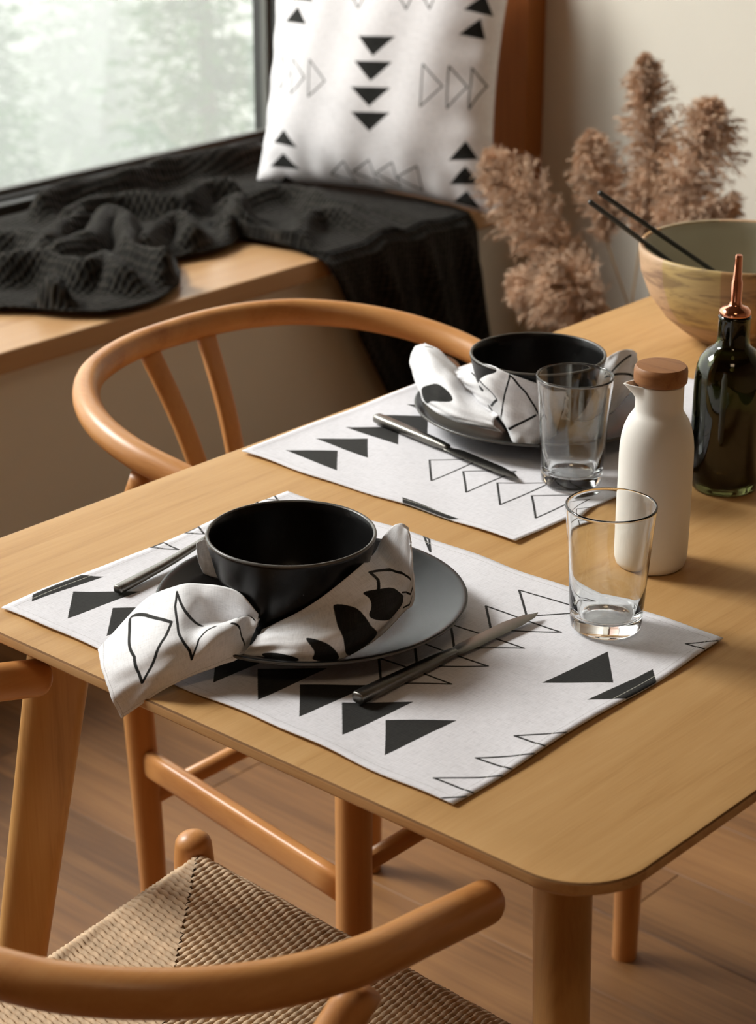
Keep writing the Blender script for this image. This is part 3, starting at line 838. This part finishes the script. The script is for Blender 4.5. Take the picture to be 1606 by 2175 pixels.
def napkin(name, sheets, base, label):
    V, UV, Fc, FM, mats = [], [], [], [], []
    for si, (ctrl, nu, nv, fills, strokes, wmm, hmm, hems) in enumerate(sheets):
        D = loft(ctrl, nu, nv)
        N = np.cross(np.gradient(D, axis=0), np.gradient(D, axis=1)); N /= np.linalg.norm(N, axis=2)[..., None] + 1e-9
        U, W = np.meshgrid(np.linspace(0, 1, nu), np.linspace(0, 1, nv), indexing='ij')
        wr = np.sin(U * 23 + np.sin(W * 7) * 2.0) * np.sin(W * 9 + U * 5) * .0007 + np.sin(W * 31 + U * 11) * .00025
        D = D + N * wr[..., None]
        off = len(V)
        V += [(p[0] - base[0], p[1] - base[1], p[2]) for p in D.reshape(-1, 3)]
        UV += [(u, v) for u in np.linspace(0, 1, nu) for v in np.linspace(0, 1, nv)]
        f = grid_faces(nu, nv, off); Fc += f; FM += [si] * len(f)
        sc = lambda ps: [(q[0] * wmm, q[1] * hmm) for q in ps]

        def closed(ps):
            if len(ps) < 5: return ps
            k = len(ps)
            return [tuple(q) for q in spline(ps[-2:] + ps + ps[:2], (k + 3) * 5 + 1)[10:10 + k * 5]]
        im = ink_image('%s print %d' % (name, si), wmm, hmm, 6, [closed(sc(q)) for q in fills],
                       [(sc(q), False) for q in strokes], 2.4, hems, jag=.2)
        mats.append(linen('%s linen %s %d' % (name, label[:12], si), im, wmm / 1000, hmm / 1000, base=(.88, .875, .885), thread=.0006, transl=.15, weave=.4))
    o = link_mesh(name, make_mesh(name, V, Fc, mats, uvs=UV, fmat=FM), None, (base[0], base[1], TH))
    m = o.modifiers.new('thick', 'SOLIDIFY'); m.thickness = .0007; m.offset = 0
    return tag(o, label, 'napkin', 'printed linen napkins')


napkin('napkin', [
    (NAP_A, 90, 70, [], NP['L_str'], 170, 115, [((3.5, 0), (3.5, 115)), ((0, 111), (150, 111))]),
    (NAP_B, 100, 60, NP['R_fill'], NP['R_str'], 185, 82, None),
    (NAP_C, 20, 24, [], [], 20, 43, None)], (.21, .12),
    'white napkin with black triangles bunched under the near bowl, corner over the table edge')
napkin('napkin', [
    (NAP_D, 70, 50, NP['FL_fill'], NP['FL_str'], 174, 88, None),
    (NAP_E, 80, 50, [], NP['FM_str'], 175, 70, None),
    (NAP_G, 60, 40, [], NP['FR_str'], 155, 60, None)], (.07, .64),
    'white napkin with black lines puffed up around the far bowl')

# ------------------------------------------------------------------ crockery
plate_prof = [(0, .0035), (.05, .0032), (.060, .001), (.066, .0008), (.070, .003), (.088, .0062), (.108, .0125), (.1225, .0185), (.1262, .0205),
              (.1268, .0217), (.1262, .0228), (.1245, .0230), (.120, .0213), (.106, .0155), (.088, .0098), (.078, .0078), (.06, .0070), (0, .0068)]
bowl_prof = [(0, .003), (.026, .003), (.029, .0002), (.033, .0002), (.036, .004), (.044, .014), (.0535, .030), (.0605, .048), (.0650, .066), (.0672, .0745),
             (.0676, .0765), (.0671, .0780), (.0658, .0783), (.0646, .0772), (.0636, .070), (.0590, .050), (.0520, .032), (.0420, .016), (.028, .009), (0, .0075)]
RIM = plain('thin glaze on the rim', (0.085, 0.078, 0.066), 0.35, noise=.3, nscale=50)


def rimmed(name, prof, n, lo, hi):
    v, f = lathe(prof, n)
    zc = [sum(v[i][2] for i in q) / len(q) for q in f]; rc = [sum(math.hypot(v[i][0], v[i][1]) for i in q) / len(q) for q in f]
    return make_mesh(name, v, f, [STONE, RIM], fmat=[1 if (z > lo and r > hi) else 0 for z, r in zip(zc, rc)])


plate_me = rimmed('dinner_plate', plate_prof, 128, .0210, .1255)
bowl_me = rimmed('bowl', bowl_prof, 112, .0770, .0645)
MT = TH + .0026
tag(link_mesh('dinner_plate', plate_me, None, (.206, .154, MT)), 'black stoneware dinner plate on the near placemat', 'plate', 'black dinner plates')
tag(link_mesh('dinner_plate', plate_me, None, (.058, .649, MT)), 'black stoneware dinner plate on the far placemat', 'plate', 'black dinner plates')
tag(link_mesh('bowl', bowl_me, None, (.213, .124, TH + .013)), 'empty black stoneware bowl at the near place setting', 'bowl', 'black stoneware bowls')
tag(link_mesh('bowl', bowl_me, None, (.082, .613, TH + .0135)), 'empty black stoneware bowl at the far place setting', 'bowl', 'black stoneware bowls')


def build_knife():
    k = empty('table_knife')
    n = 26
    y = np.linspace(0, .108, n)
    hw = np.interp(y, [0, .01, .09, .108], [.0058, .0061, .0050, .0040])
    hh = np.interp(y, [0, .01, .09, .108], [.0046, .0048, .0040, .0026])
    part('handle', sweep([(0, q, .0050) for q in y], hw, hh, sides=20, square=.35, round_ends=.0018), STEEL, k)
    V, Fc = [], []
    m = 30
    ys = np.linspace(.104, .211, m)
    for q in ys:
        t = (q - .104) / .107
        up = np.interp(t, [0, .08, .25, .75, .92, 1], [.0032, .0052, .0064, .0064, .0045, .0008])
        dn = np.interp(t, [0, .06, .15, .7, .9, 1], [-.0032, -.0052, -.0088, -.0090, -.0055, .0002])
        th = np.interp(t, [0, .1, 1], [.0022, .0011, .0006])
        for (a, b) in ((up, 0), (up * .5, th), (dn * .4, th * .8), (dn, 0), (dn * .4, -th * .8), (up * .5, -th)): V.append((a, q, .0034 + b))
    for i in range(m - 1):
        for j in range(6):
            j2 = (j + 1) % 6
            Fc.append((i * 6 + j, i * 6 + j2, (i + 1) * 6 + j2, (i + 1) * 6 + j))
    Fc += [tuple(range(6)), tuple(range((m - 1) * 6, m * 6))[::-1]]
    part('blade', (V, Fc), STEEL, k, angle=math.radians(35))
    return k


kn = build_knife()
kn.location = (.334, .068, TH + .0032); kn.rotation_euler = (0, 0, -.033)
tag(kn, 'dark steel table knife on the near placemat, right of the plate', 'knife', 'dark steel table knives')
kf = copy_tree(kn)
kf.location = (-.063, .538, TH + .0032); kf.rotation_euler = (0, 0, -math.pi / 2 - .158)
kf['label'] = 'dark steel table knife on the far placemat, in front of the plate'

fork = empty('table_fork', (.053, .081, TH + .0034), .125)
tag(fork, 'dark steel fork with its handle showing left of the near plate', 'fork')
y = np.linspace(0, .125, 26)
part('handle', sweep(np.c_[np.zeros(26), y, .004 + .006 * (y / .125) ** 3], np.interp(y, [0, .01, .09, .125], [.0048, .0052, .0038, .0026]),
                     np.interp(y, [0, .09, .125], [.0036, .0028, .0018]), sides=18, square=.35, round_ends=.0018), STEEL, fork)
hy_ = np.linspace(.123, .160, 12)
part('head', sweep(np.c_[np.zeros(12), hy_, .010 - .004 * ((hy_ - .123) / .037)], np.interp(hy_, [.123, .135, .150, .160], [.0026, .008, .0112, .0115]), .0010, sides=14, square=.3), STEEL, fork)
for q in (-.0090, -.0030, .0030, .0090):
    ty = np.linspace(.158, .203, 8)
    part('tine', sweep(np.c_[np.full(8, q), ty, .0060 + .006 * ((ty - .158) / .045) ** 2], np.linspace(.0019, .0010, 8), .0010, sides=8, round_ends=.001), STEEL, fork)

tum = [(0, .0022), (.018, .0022), (.0225, .0006), (.0262, .0004), (.0285, .0028), (.0293, .010), (.0312, .040), (.0348, .090), (.0363, .1045), (.0366, .1056),
       (.0361, .1066), (.0350, .1066), (.0345, .1056), (.0341, .1035), (.0328, .086), (.0290, .040), (.0268, .0165), (.0250, .0128), (.021, .0112), (.0165, .0118), (.0150, .0112), (0, .0112)]
tum_me = make_mesh('tumbler', *lathe(tum, 96), GLASS)
tag(link_mesh('tumbler', tum_me, None, (.394, .300, TH + .0035)), 'empty clear glass tumbler on the near placemat, in front of the white bottle', 'glass', 'clear tumblers')
tag(link_mesh('tumbler', tum_me, None, (.183, .537, TH + .0035)), 'empty clear glass tumbler on the far placemat', 'glass', 'clear tumblers')

# white bottle with a wooden lid
car = empty('white_oil_bottle', (.345, .434, TH))
tag(car, 'white ceramic oil bottle with a small spout and wooden lid', 'bottle')
spa = math.atan2(-.66, -.75) + .12


def spout(p, a):
    x, y, z = p
    da = (a - spa + math.pi) % (2 * math.pi) - math.pi
    if z < .1515: return p
    f = max(0.0, 1 - (abs(da) / .62)) ** 1.3 * min(1, (z - .1515) / .0135) ** 1.5
    r = math.hypot(x, y)
    e = (r + .0115 * f) / r if r > .012 else 1
    return (x * e, y * e, z + (.001 * f if z > .16 else 0))


cprof = [(0, .0015), (.022, .0015), (.0265, .0005), (.0292, .003), (.0306, .008), (.0313, .016), (.0316, .05), (.0316, .100), (.0313, .110), (.0303, .119), (.0284, .127), (.0255, .134), (.0226, .1385),
         (.0208, .1412), (.0203, .1435), (.0202, .147), (.0202, .1505), (.0202, .154), (.0202, .157), (.0202, .160), (.0202, .163), (.0202, .1650), (.0197, .1658), (.0185, .1655), (.0183, .163), (.0182, .155), (.0182, .15), (0, .15)]
part('body', lathe(cprof, 120, spout), WHITE_CERAMIC, car)
part('lid', lathe([(0, .150), (.0178, .150), (.0178, .1652), (.019, .1662), (.0212, .1664), (.0222, .1675), (.0226, .170), (.0226, .1765), (.0221, .1795), (.0208, .1812), (.018, .1816), (0, .1812)], 72), W_LID, car, angle=math.radians(40))

# dark bottle with a copper pourer
DARKG = glass('dark green glass', (0.085, 0.09, 0.032), 0.0, 1.5)
dk = empty('dark_oil_bottle', (.292, .631, TH))
tag(dk, 'dark green glass oil bottle with a copper pourer', 'bottle')
dprof = [(0, .004), (.015, .004), (.026, .0015), (.0295, .0012), (.0320, .004), (.0331, .010), (.0334, .020), (.0334, .104), (.0330, .112), (.0318, .120), (.0290, .128), (.0240, .1345), (.0185, .1385), (.0162, .1405), (.0152, .1440), (.0147, .150), (.0147, .165), (.0152, .1670), (.0147, .1690),
         (.0120, .1690), (.0117, .165), (.0117, .150), (.0122, .1445), (.0155, .1385), (.0218, .1305), (.0268, .1245), (.0293, .118), (.0304, .110), (.0308, .104), (.0308, .018), (.030, .010), (.026, .008), (0, .0088)]
part('body', lathe(dprof, 96), DARKG, dk)
OIL = plain('olive oil', (.030, .018, .004), .25)
part('oil', lathe([(0, .0105), (.0255, .0098), (.0292, .0115), (.0301, .018), (.0301, .068), (0, .068)], 64), glass('olive oil', (.32, .17, .025), 0, 1.46), dk)
part('pourer', lathe([(0, .1685), (.0140, .1692), (.0146, .1705), (.0142, .1735), (.0118, .1762), (.0070, .1778), (.0056, .1795), (.0053, .183), (.0050, .2005), (.0042, .2025), (.0034, .221), (.0033, .2245), (.0030, .2255), (.0018, .2255), (.0016, .223), (0, .223)], 40), COPPER, dk, angle=math.radians(40))

# big mango-wood bowl with two sticks
MW = Mat('pieced mango wood')
tc = MW.n('ShaderNodeTexCoord')
sep = MW.n('ShaderNodeSeparateXYZ'); MW.l(tc, 'Object', sep, 0)
an = MW.n('ShaderNodeMath', operation='ARCTAN2'); MW.l(sep, 1, an, 0); MW.l(sep, 0, an, 1)
mr = MW.n('ShaderNodeMapRange'); mr.inputs[1].default_value = -math.pi; mr.inputs[2].default_value = math.pi; MW.l(an, 0, mr, 0)
PINK, YEL, TAN, GREYT = (0.55, 0.37, 0.235), (0.50, 0.36, 0.15), (0.40, 0.23, 0.095), (0.38, 0.30, 0.19)
blocks = MW.ramp([(0, TAN), (.06, PINK), (.203, YEL), (.304, TAN), (.47, (0.33, .18, .075)), (.60, YEL), (.74, PINK), (.88, GREYT)], 'CONSTANT')
MW.l(mr, 0, blocks, 0)
lo = MW.ramp([(0, (0.40, 0.27, 0.165)), (.3, (0.44, 0.30, 0.18)), (.55, (.36, .22, .11)), (.8, (.42, .28, .17))], 'CONSTANT')
MW.l(mr, 0, lo, 0)
wn = MW.n('ShaderNodeTexNoise', i_Scale=9.0, i_Detail=5.0, i_Roughness=.65, i_Distortion=1.2)
mpb = MW.n('ShaderNodeMapping'); mpb.inputs['Scale'].default_value = (1.2, 1.2, 6); MW.l(tc, 'Object', mpb, 0); MW.l(mpb, 0, wn, 0)
st = MW.ramp([(.40, (.55, .50, .50)), (.50, (.95, .92, .85)), (.62, (1.08, 1.05, 1.0)), (.75, (1.0, .85, .55))]); MW.l(wn, 0, st, 0)
lt = MW.n('ShaderNodeMath', operation='LESS_THAN'); lt.inputs[1].default_value = .034; MW.l(sep, 2, lt, 0)
mxa = MW.n('ShaderNodeMix', data_type='RGBA'); MW.l(lt, 0, mxa, 0); MW.l(blocks, 0, mxa, 6); MW.l(lo, 0, mxa, 7)
mxb = MW.n('ShaderNodeMix', data_type='RGBA', blend_type='MULTIPLY'); mxb.inputs[0].default_value = 1; MW.l(mxa, 2, mxb, 6); MW.l(st, 0, mxb, 7)
MW.l(mxb, 2, MW.b, 'Base Color'); MW.p(Roughness=.5)
GREYIN = plain('grey-green lacquer inside', (0.43, 0.405, 0.31), .45, noise=.12, nscale=8)
wprof = [(0, .0), (.044, .0), (.050, .002), (.066, .012), (.088, .030), (.106, .054), (.1165, .080), (.1195, .102), (.1196, .108), (.1185, .1100), (.1150, .1100), (.1135, .108), (.1125, .098), (.1090, .078), (.098, .052), (.078, .028), (.05, .014), (0, .010)]
wv, wf = lathe(wprof, 128)
# faces come ring by ring: the last rings are the lacquered inside
fm = []
for f in wf:
    zr = sum(math.hypot(wv[i][0], wv[i][1]) for i in f) / len(f)
    fm.append(0)
ring_id = 0
fm = [0 if (i // 128) < 11 else 1 for i in range(len(wf))]
wb = part('serving_bowl', (wv, wf), [MW.m, GREYIN], None, (.054, 1.033, TH), fmat=fm)
tag(wb, 'large pieced mango wood serving bowl, grey inside, at the far table end', 'bowl')
for i, (a, b, lb) in enumerate([((-.078, .914, .160), (.005, 1.030, .052), 'black serving stick on the wooden bowl rim, the lower and nearer of the two'),
                                ((-.095, .956, .160), (.028, 1.062, .050), 'black serving stick on the wooden bowl rim, the upper and farther of the two')]):
    mid = np.array(a)
    V, Fc = sweep(spline([np.array(a) - mid, (np.array(b) - np.array(a))], 12), np.linspace(.0031, .0026, 12), sides=14, round_ends=.0025)
    tag(part('serving_stick', (V, Fc), RUBBER, None, (a[0], a[1], a[2] + TH)), lb, 'chopstick', 'black serving sticks')

# ------------------------------------------------------------------ throw on the bench
KN = Mat('charcoal waffle knit')
uvn = KN.n('ShaderNodeUVMap'); uvn.uv_map = 'UVMap'
vor = KN.n('ShaderNodeTexVoronoi', i_Scale=100.0, i_Randomness=.25); vor.voronoi_dimensions = '2D'
KN.l(uvn, 0, vor, 'Vector')
kr = KN.ramp([(0.0, (.0035, .003, .0025)), (.30, (.010, .009, .0072)), (.65, (.036, .032, .026))]); KN.l(vor, 'Distance', kr, 0)
KN.l(kr, 0, KN.b, 'Base Color'); KN.p(Roughness=.95)
KN.b.inputs['Specular IOR Level'].default_value = .1
KN.b.inputs['Sheen Weight'].default_value = .04
KN.b.inputs['Sheen Roughness'].default_value = .5
KN.bump(vor, 'Distance', 1.0, .006)

fy = [.70, .95, 1.05, 1.107, 1.128, 1.168, 1.217, 1.274, 1.353, 1.412, 1.470, 1.548, 1.60, 1.652, 1.664, 1.678, 2.09]
fx = [-1.50, -1.43, -1.385, -1.318, -1.262, -1.214, -1.196, -1.196, -1.233, -1.287, -1.365, -1.347, -1.353, -1.386, -1.30, -1.199, -1.196]
by = [.70, 1.10, 1.38, 1.47, 1.56, 1.70, 2.09]
bx_ = [-1.80, -1.815, -1.825, -1.83, -1.832, -1.834, -1.834]
nu, nv = 170, 100
ys = np.linspace(.70, 2.085, nu)
xf, xb = np.interp(ys, fy, fx), np.interp(ys, by, bx_)
tt = np.linspace(0, 1, nv)
X = xb[:, None] + (xf - xb)[:, None] * tt[None]
Y = np.repeat(ys[:, None], nv, 1)


def poly_d(X, Y, pts):
    d = np.full(X.shape, 9.0)
    for a, b in zip(pts, pts[1:]):
        dx, dy = b[0] - a[0], b[1] - a[1]
        t = np.clip(((X - a[0]) * dx + (Y - a[1]) * dy) / (dx * dx + dy * dy + 1e-9), 0, 1)
        d = np.minimum(d, np.hypot(X - a[0] - t * dx, Y - a[1] - t * dy))
    return d


wX = X + .010 * np.sin(Y * 17 + 1) + .005 * np.sin(X * 41 + Y * 23)
wY = Y + .010 * np.sin(X * 19 + 2) + .005 * np.sin(Y * 37 - X * 29)
H = np.zeros(X.shape)
amps = [.052, .048, .046, .056, .050, .046, .052, .046, .030, .04, .036, .036, .028, .022]
sigs = [.026, .024, .026, .030, .026, .026, .024, .014, .016, .03, .024, .024, .022, .03]
for pts, a, s in zip(RIDGES, amps, sigs):
    d = poly_d(wX, wY, [tuple(q) for q in spline(pts, len(pts) * 5)])
    H = np.maximum(H, a * np.exp(-(d / s) ** 2)) + .22 * np.minimum(H, a * np.exp(-(d / s) ** 2))
left = np.clip((1.15 - ys) / .2, 0, 1)[:, None]
H += left * (.03 * (.5 + .5 * np.sin(X * 33 + Y * 14)) * (.5 + .5 * np.sin(Y * 21 - X * 9)))
H += .007 * (.5 + .5 * np.sin(X * 62 + 3 * np.sin(Y * 17))) * (.5 + .5 * np.sin(Y * 48 + 2 * np.sin(X * 20))) + .008
dist_f = (xf[:, None] - X)
edge = np.clip(dist_f / .03, 0, 1); edge = edge * edge * (3 - 2 * edge)
hang = np.clip((ys - 1.655) / .03, 0, 1)[:, None]
H = H * (edge * (1 - hang) + hang * (.25 + .75 * np.clip(dist_f / .10, 0, 1))) + .010 * (1 - edge) * (1 - hang)
back = np.clip((X - xb[:, None]) / .03, 0, 1)
H *= .35 + .65 * back
cushy = np.clip((Y - 1.93) / .06, 0, 1) * np.clip((X + 1.72) / .05, 0, 1)
H = H * (1 - cushy) + cushy * np.minimum(H, .0085)
Z = BT + .002 + H
V = [(X[i, j], Y[i, j], Z[i, j]) for i in range(nu) for j in range(nv)]
UV = [(Y[i, j], X[i, j]) for i in range(nu) for j in range(nv)]
Fc = grid_faces(nu, nv, 0, True)
# the part that hangs over the bench front
i0 = int(np.argmin(abs(ys - 1.668)))
cols = list(range(i0, nu))
zs = np.r_[0, .006, .012, .02, np.linspace(.04, .36, 34)]
prev = [i * nv + nv - 1 for i in cols]
zl = np.array([0, .058, .164, .285, .36]); yl = np.array([1.660, 1.685, 1.732, 1.808, 1.86]); yr = np.array([2.080, 2.094, 2.114, 2.14, 2.16])
for r, dz in enumerate(zs[1:]):
    row = []
    for ci, i in enumerate(cols):
        s = ci / (len(cols) - 1)
        yy = np.interp(dz, zl, yl) * (1 - s) + np.interp(dz, zl, yr) * s
        fold = (.010 * math.sin(s * 21 + 1.0) + .006 * math.sin(s * 43)) * min(1, dz / .10)
        x = -1.196 + .014 * min(1, dz / .015) + fold + .004 + max(0, fold) * .6
        z0 = Z[i, -1]
        row.append(len(V)); V.append((x, yy, z0 - .002 - dz)); UV.append((yy, -1.196 + dz))
    for a in range(len(cols) - 1): Fc.append((prev[a + 1], row[a + 1], row[a], prev[a]))
    prev = row
throw = link_mesh('throw_blanket', make_mesh('throw_blanket', V, [f[::-1] for f in Fc], KN.m, uvs=UV))
m = throw.modifiers.new('thick', 'SOLIDIFY'); m.thickness = .004; m.offset = -.9
tag(throw, 'crumpled charcoal waffle-knit throw spread over the window bench', 'blanket')

# ------------------------------------------------------------------ cushion
S = .5345
cO = np.array([-1.667, 1.982, -.262 + TH])
cU, cV, cN = np.array([.97958, .20105, 0]), np.array([-.03491, .17010, .98481]), np.array([.19800, -.96470, .17365])
imc = ink_image('cushion print', 534.5, 534.5, 2.6, CF, [(q, True) for q in CO], 2.6, None, jag=.3)
CUSH = linen('cushion cotton', imc, S, S, base=(.81, .79, .80), thread=.0012, weave=.25)
cush = empty('throw_pillow', tuple(cO))
tag(cush, 'square white cushion printed with black triangles, leaning at the window corner', 'cushion')
n = 56


def pillow(sign):
    V, UV = [], []
    for i in range(n):
        for j in range(n):
            a, b = 2 * i / (n - 1) - 1, 2 * j / (n - 1) - 1
            ku = 1 - .085 * (1 - b * b) * abs(a) ** 1.5; kv = 1 - .075 * (1 - a * a) * abs(b) ** 1.5
            u, v = (a * ku + 1) / 2 * S, (b * kv + 1) / 2 * S
            e = max(0, 1 - abs(a) ** 2.4) * max(0, 1 - abs(b) ** 2.4)
            h = .082 * e ** .55
            pu = .0045 * math.sin(a * 9 + b * 4) * math.sin(b * 7 - a * 3) * min(1, e * 3) + .003 * math.sin(a * 26 + 2 * b) * max(0, abs(b) - .6) * 2 + .003 * math.sin(b * 24) * max(0, abs(a) - .6) * 2
            h = max(.0008, h + pu * (1 if e > .02 else 0))
            q = cU * u + cV * v + cN * (h * sign * (1 if sign > 0 else .62))
            V.append(q); UV.append((u / S, v / S))
    return V, UV


V1, UV1 = pillow(1)
V2, _ = pillow(-1)
UVb = [(-.5, -.5)] * len(V2)
seam = []
idx = lambda i, j: i * n + j
per = [idx(i, 0) for i in range(n)] + [idx(n - 1, j) for j in range(1, n)] + [idx(i, n - 1) for i in range(n - 2, -1, -1)] + [idx(0, j) for j in range(n - 2, 0, -1)]
for a, b in zip(per, per[1:] + per[:1]): seam.append((a, n * n + a, n * n + b, b))
part('cover', (V1 + V2, grid_faces(n, n) + grid_faces(n, n, n * n, True) + seam), CUSH, cush, uvs=UV1 + UVb)
tg = cU * (S + .001) + cV * .03
tgv = [tg + cU * a + cV * b + cN * c for c in (-.0006, .0006) for a in (-.004, .014) for b in (-.022, .022)]
lab = part('care_label', (tgv, [(0, 1, 3, 2), (4, 6, 7, 5), (0, 4, 5, 1), (2, 3, 7, 6), (0, 2, 6, 4), (1, 5, 7, 3)]), plain('label satin', (.62, .60, .55), .5), cush, smooth=False)

# ------------------------------------------------------------------ pampas grass in a floor vase
vase = part('floor_vase', lathe([(0, 0), (.075, 0), (.085, .01), (.105, .09), (.108, .16), (.09, .25), (.062, .30), (.058, .325), (.062, .335), (.056, .335), (.052, .325), (.056, .30), (.08, .25), (.098, .16), (.09, .05), (0, .02)], 48),
            plain('dark clay', (.05, .04, .035), .7, noise=.2), None, (-.74, 2.0, 0))
tag(vase, 'dark clay floor vase behind the table holding the pampas plumes', 'vase')
PLUME = plain('pampas plume', (0.60, 0.41, 0.275), .9, noise=.35, nscale=22)
PLUME.node_tree.nodes['Principled BSDF'].inputs['Sheen Weight'].default_value = .2
STEM = plain('dry stem', (0.42, 0.29, 0.15), .7, noise=.2)


def plume_geo(path, width, nbr, seed, droop=.5):
    """path: points base->tip of the plume axis; branchlets carry fine hairs."""
    g = np.random.default_rng(seed)
    A = spline(path, 60)
    T = np.gradient(A, axis=0); T /= np.linalg.norm(T, axis=1)[:, None]
    V, Fc = [], []
    for b in range(int(nbr * 1.35)):
        f = g.random() ** .85
        k = int(f * 58)
        p, t = A[k], T[k]
        env = math.sin(math.pi * min(1, (f * .92 + .10))) ** .7
        L = width * env * g.uniform(.55, 1.15)
        r = g.normal(size=3); r -= t * (r @ t); r /= np.linalg.norm(r)
        d0 = t * g.uniform(.55, 1.0) + r * g.uniform(.5, 1.0); d0 /= np.linalg.norm(d0)
        m = 7
        q = p.copy(); d = d0.copy(); br = [q.copy()]
        for s in range(m):
            d = d + np.array([0, 0, -1.0]) * droop * .16; d /= np.linalg.norm(d)
            q = q + d * L / m; br.append(q.copy())
        br = np.array(br)
        for h in range(34):
            s = g.random() * (m - .01); i = int(s); c = br[i] + (br[i + 1] - br[i]) * (s - i)
            hd = (br[i + 1] - br[i]); hd = hd / np.linalg.norm(hd) + g.normal(size=3) * .55 + np.array([0, 0, -.25]); hd /= np.linalg.norm(hd)
            l = g.uniform(.007, .017)
            w = np.cross(hd, g.normal(size=3)); w /= np.linalg.norm(w); w *= .0008
            n0 = len(V)
            V += [c - w, c + w, c + hd * l * .6 + w * .8 + np.array([0, 0, -.001]), c + hd * l + np.array([0, 0, -.003])]
            Fc.append((n0, n0 + 1, n0 + 2)); Fc.append((n0, n0 + 2, n0 + 3))
    return V, Fc


vtop = (-.74, 2.0, .31)
plumes = [
    ([(-.690, 1.985, .60), (-.722, 1.98, .72), (-.742, 1.98, .850)], .060, 280, 'tallest upright pampas plume, above the wooden bowl'),
    ([(-.672, 1.96, .56), (-.615, 1.95, .68), (-.578, 1.95, .800)], .085, 330, 'broad pale pampas plume to the right of the tallest one'),
    ([(-.830, 2.02, .50), (-.848, 2.03, .59), (-.885, 2.03, .690)], .062, 300, 'upright pampas plume in front of the bare wall left of the bowl'),
    ([(-.840, 1.97, .44), (-.955, 1.97, .535), (-1.080, 1.98, .635)], .085, 480, 'pampas plume leaning far left towards the cushion'),
    ([(-.765, 2.03, .52), (-.762, 2.03, .58), (-.760, 2.03, .645)], .040, 170, 'small reddish pampas plume behind the serving sticks'),
    ([(-.800, 1.95, .36), (-.880, 1.93, .41), (-.975, 1.93, .425)], .070, 340, 'low pampas plume drooping left above the table edge'),
    ([(-.660, 1.94, .50), (-.590, 1.93, .60), (-.520, 1.93, .635)], .070, 260, 'pampas plume arching right, hanging down over the bowl'),
    ([(-.780, 1.93, .36), (-.805, 1.90, .43), (-.850, 1.88, .48)], .080, 380, 'dark dense pampas plume low beside the bowl')]
for i, (pth, w, nb, lb) in enumerate(plumes):
    base = np.array(pth[0])
    e = empty('pampas_grass', vtop)
    tag(e, lb, 'dried grass', 'pampas plumes in the floor vase')
    rel = [np.array(q) - np.array(vtop) for q in pth]
    V, Fc = plume_geo(rel, w, nb, 20 + i, droop=.8 if i in (5, 6) else .55)
    part('plume', (V, Fc), PLUME, e, smooth=False)
    a = i * .8
    stem = spline([(.02 * math.cos(a), .02 * math.sin(a), -.20), (.02 * math.cos(a + .3), .02 * math.sin(a + .3), 0), tuple(rel[0]), tuple(rel[1]), tuple(rel[2])], 30)
    part('stem', sweep(stem, np.linspace(.0026, .0008, 30), sides=7), STEM, e)
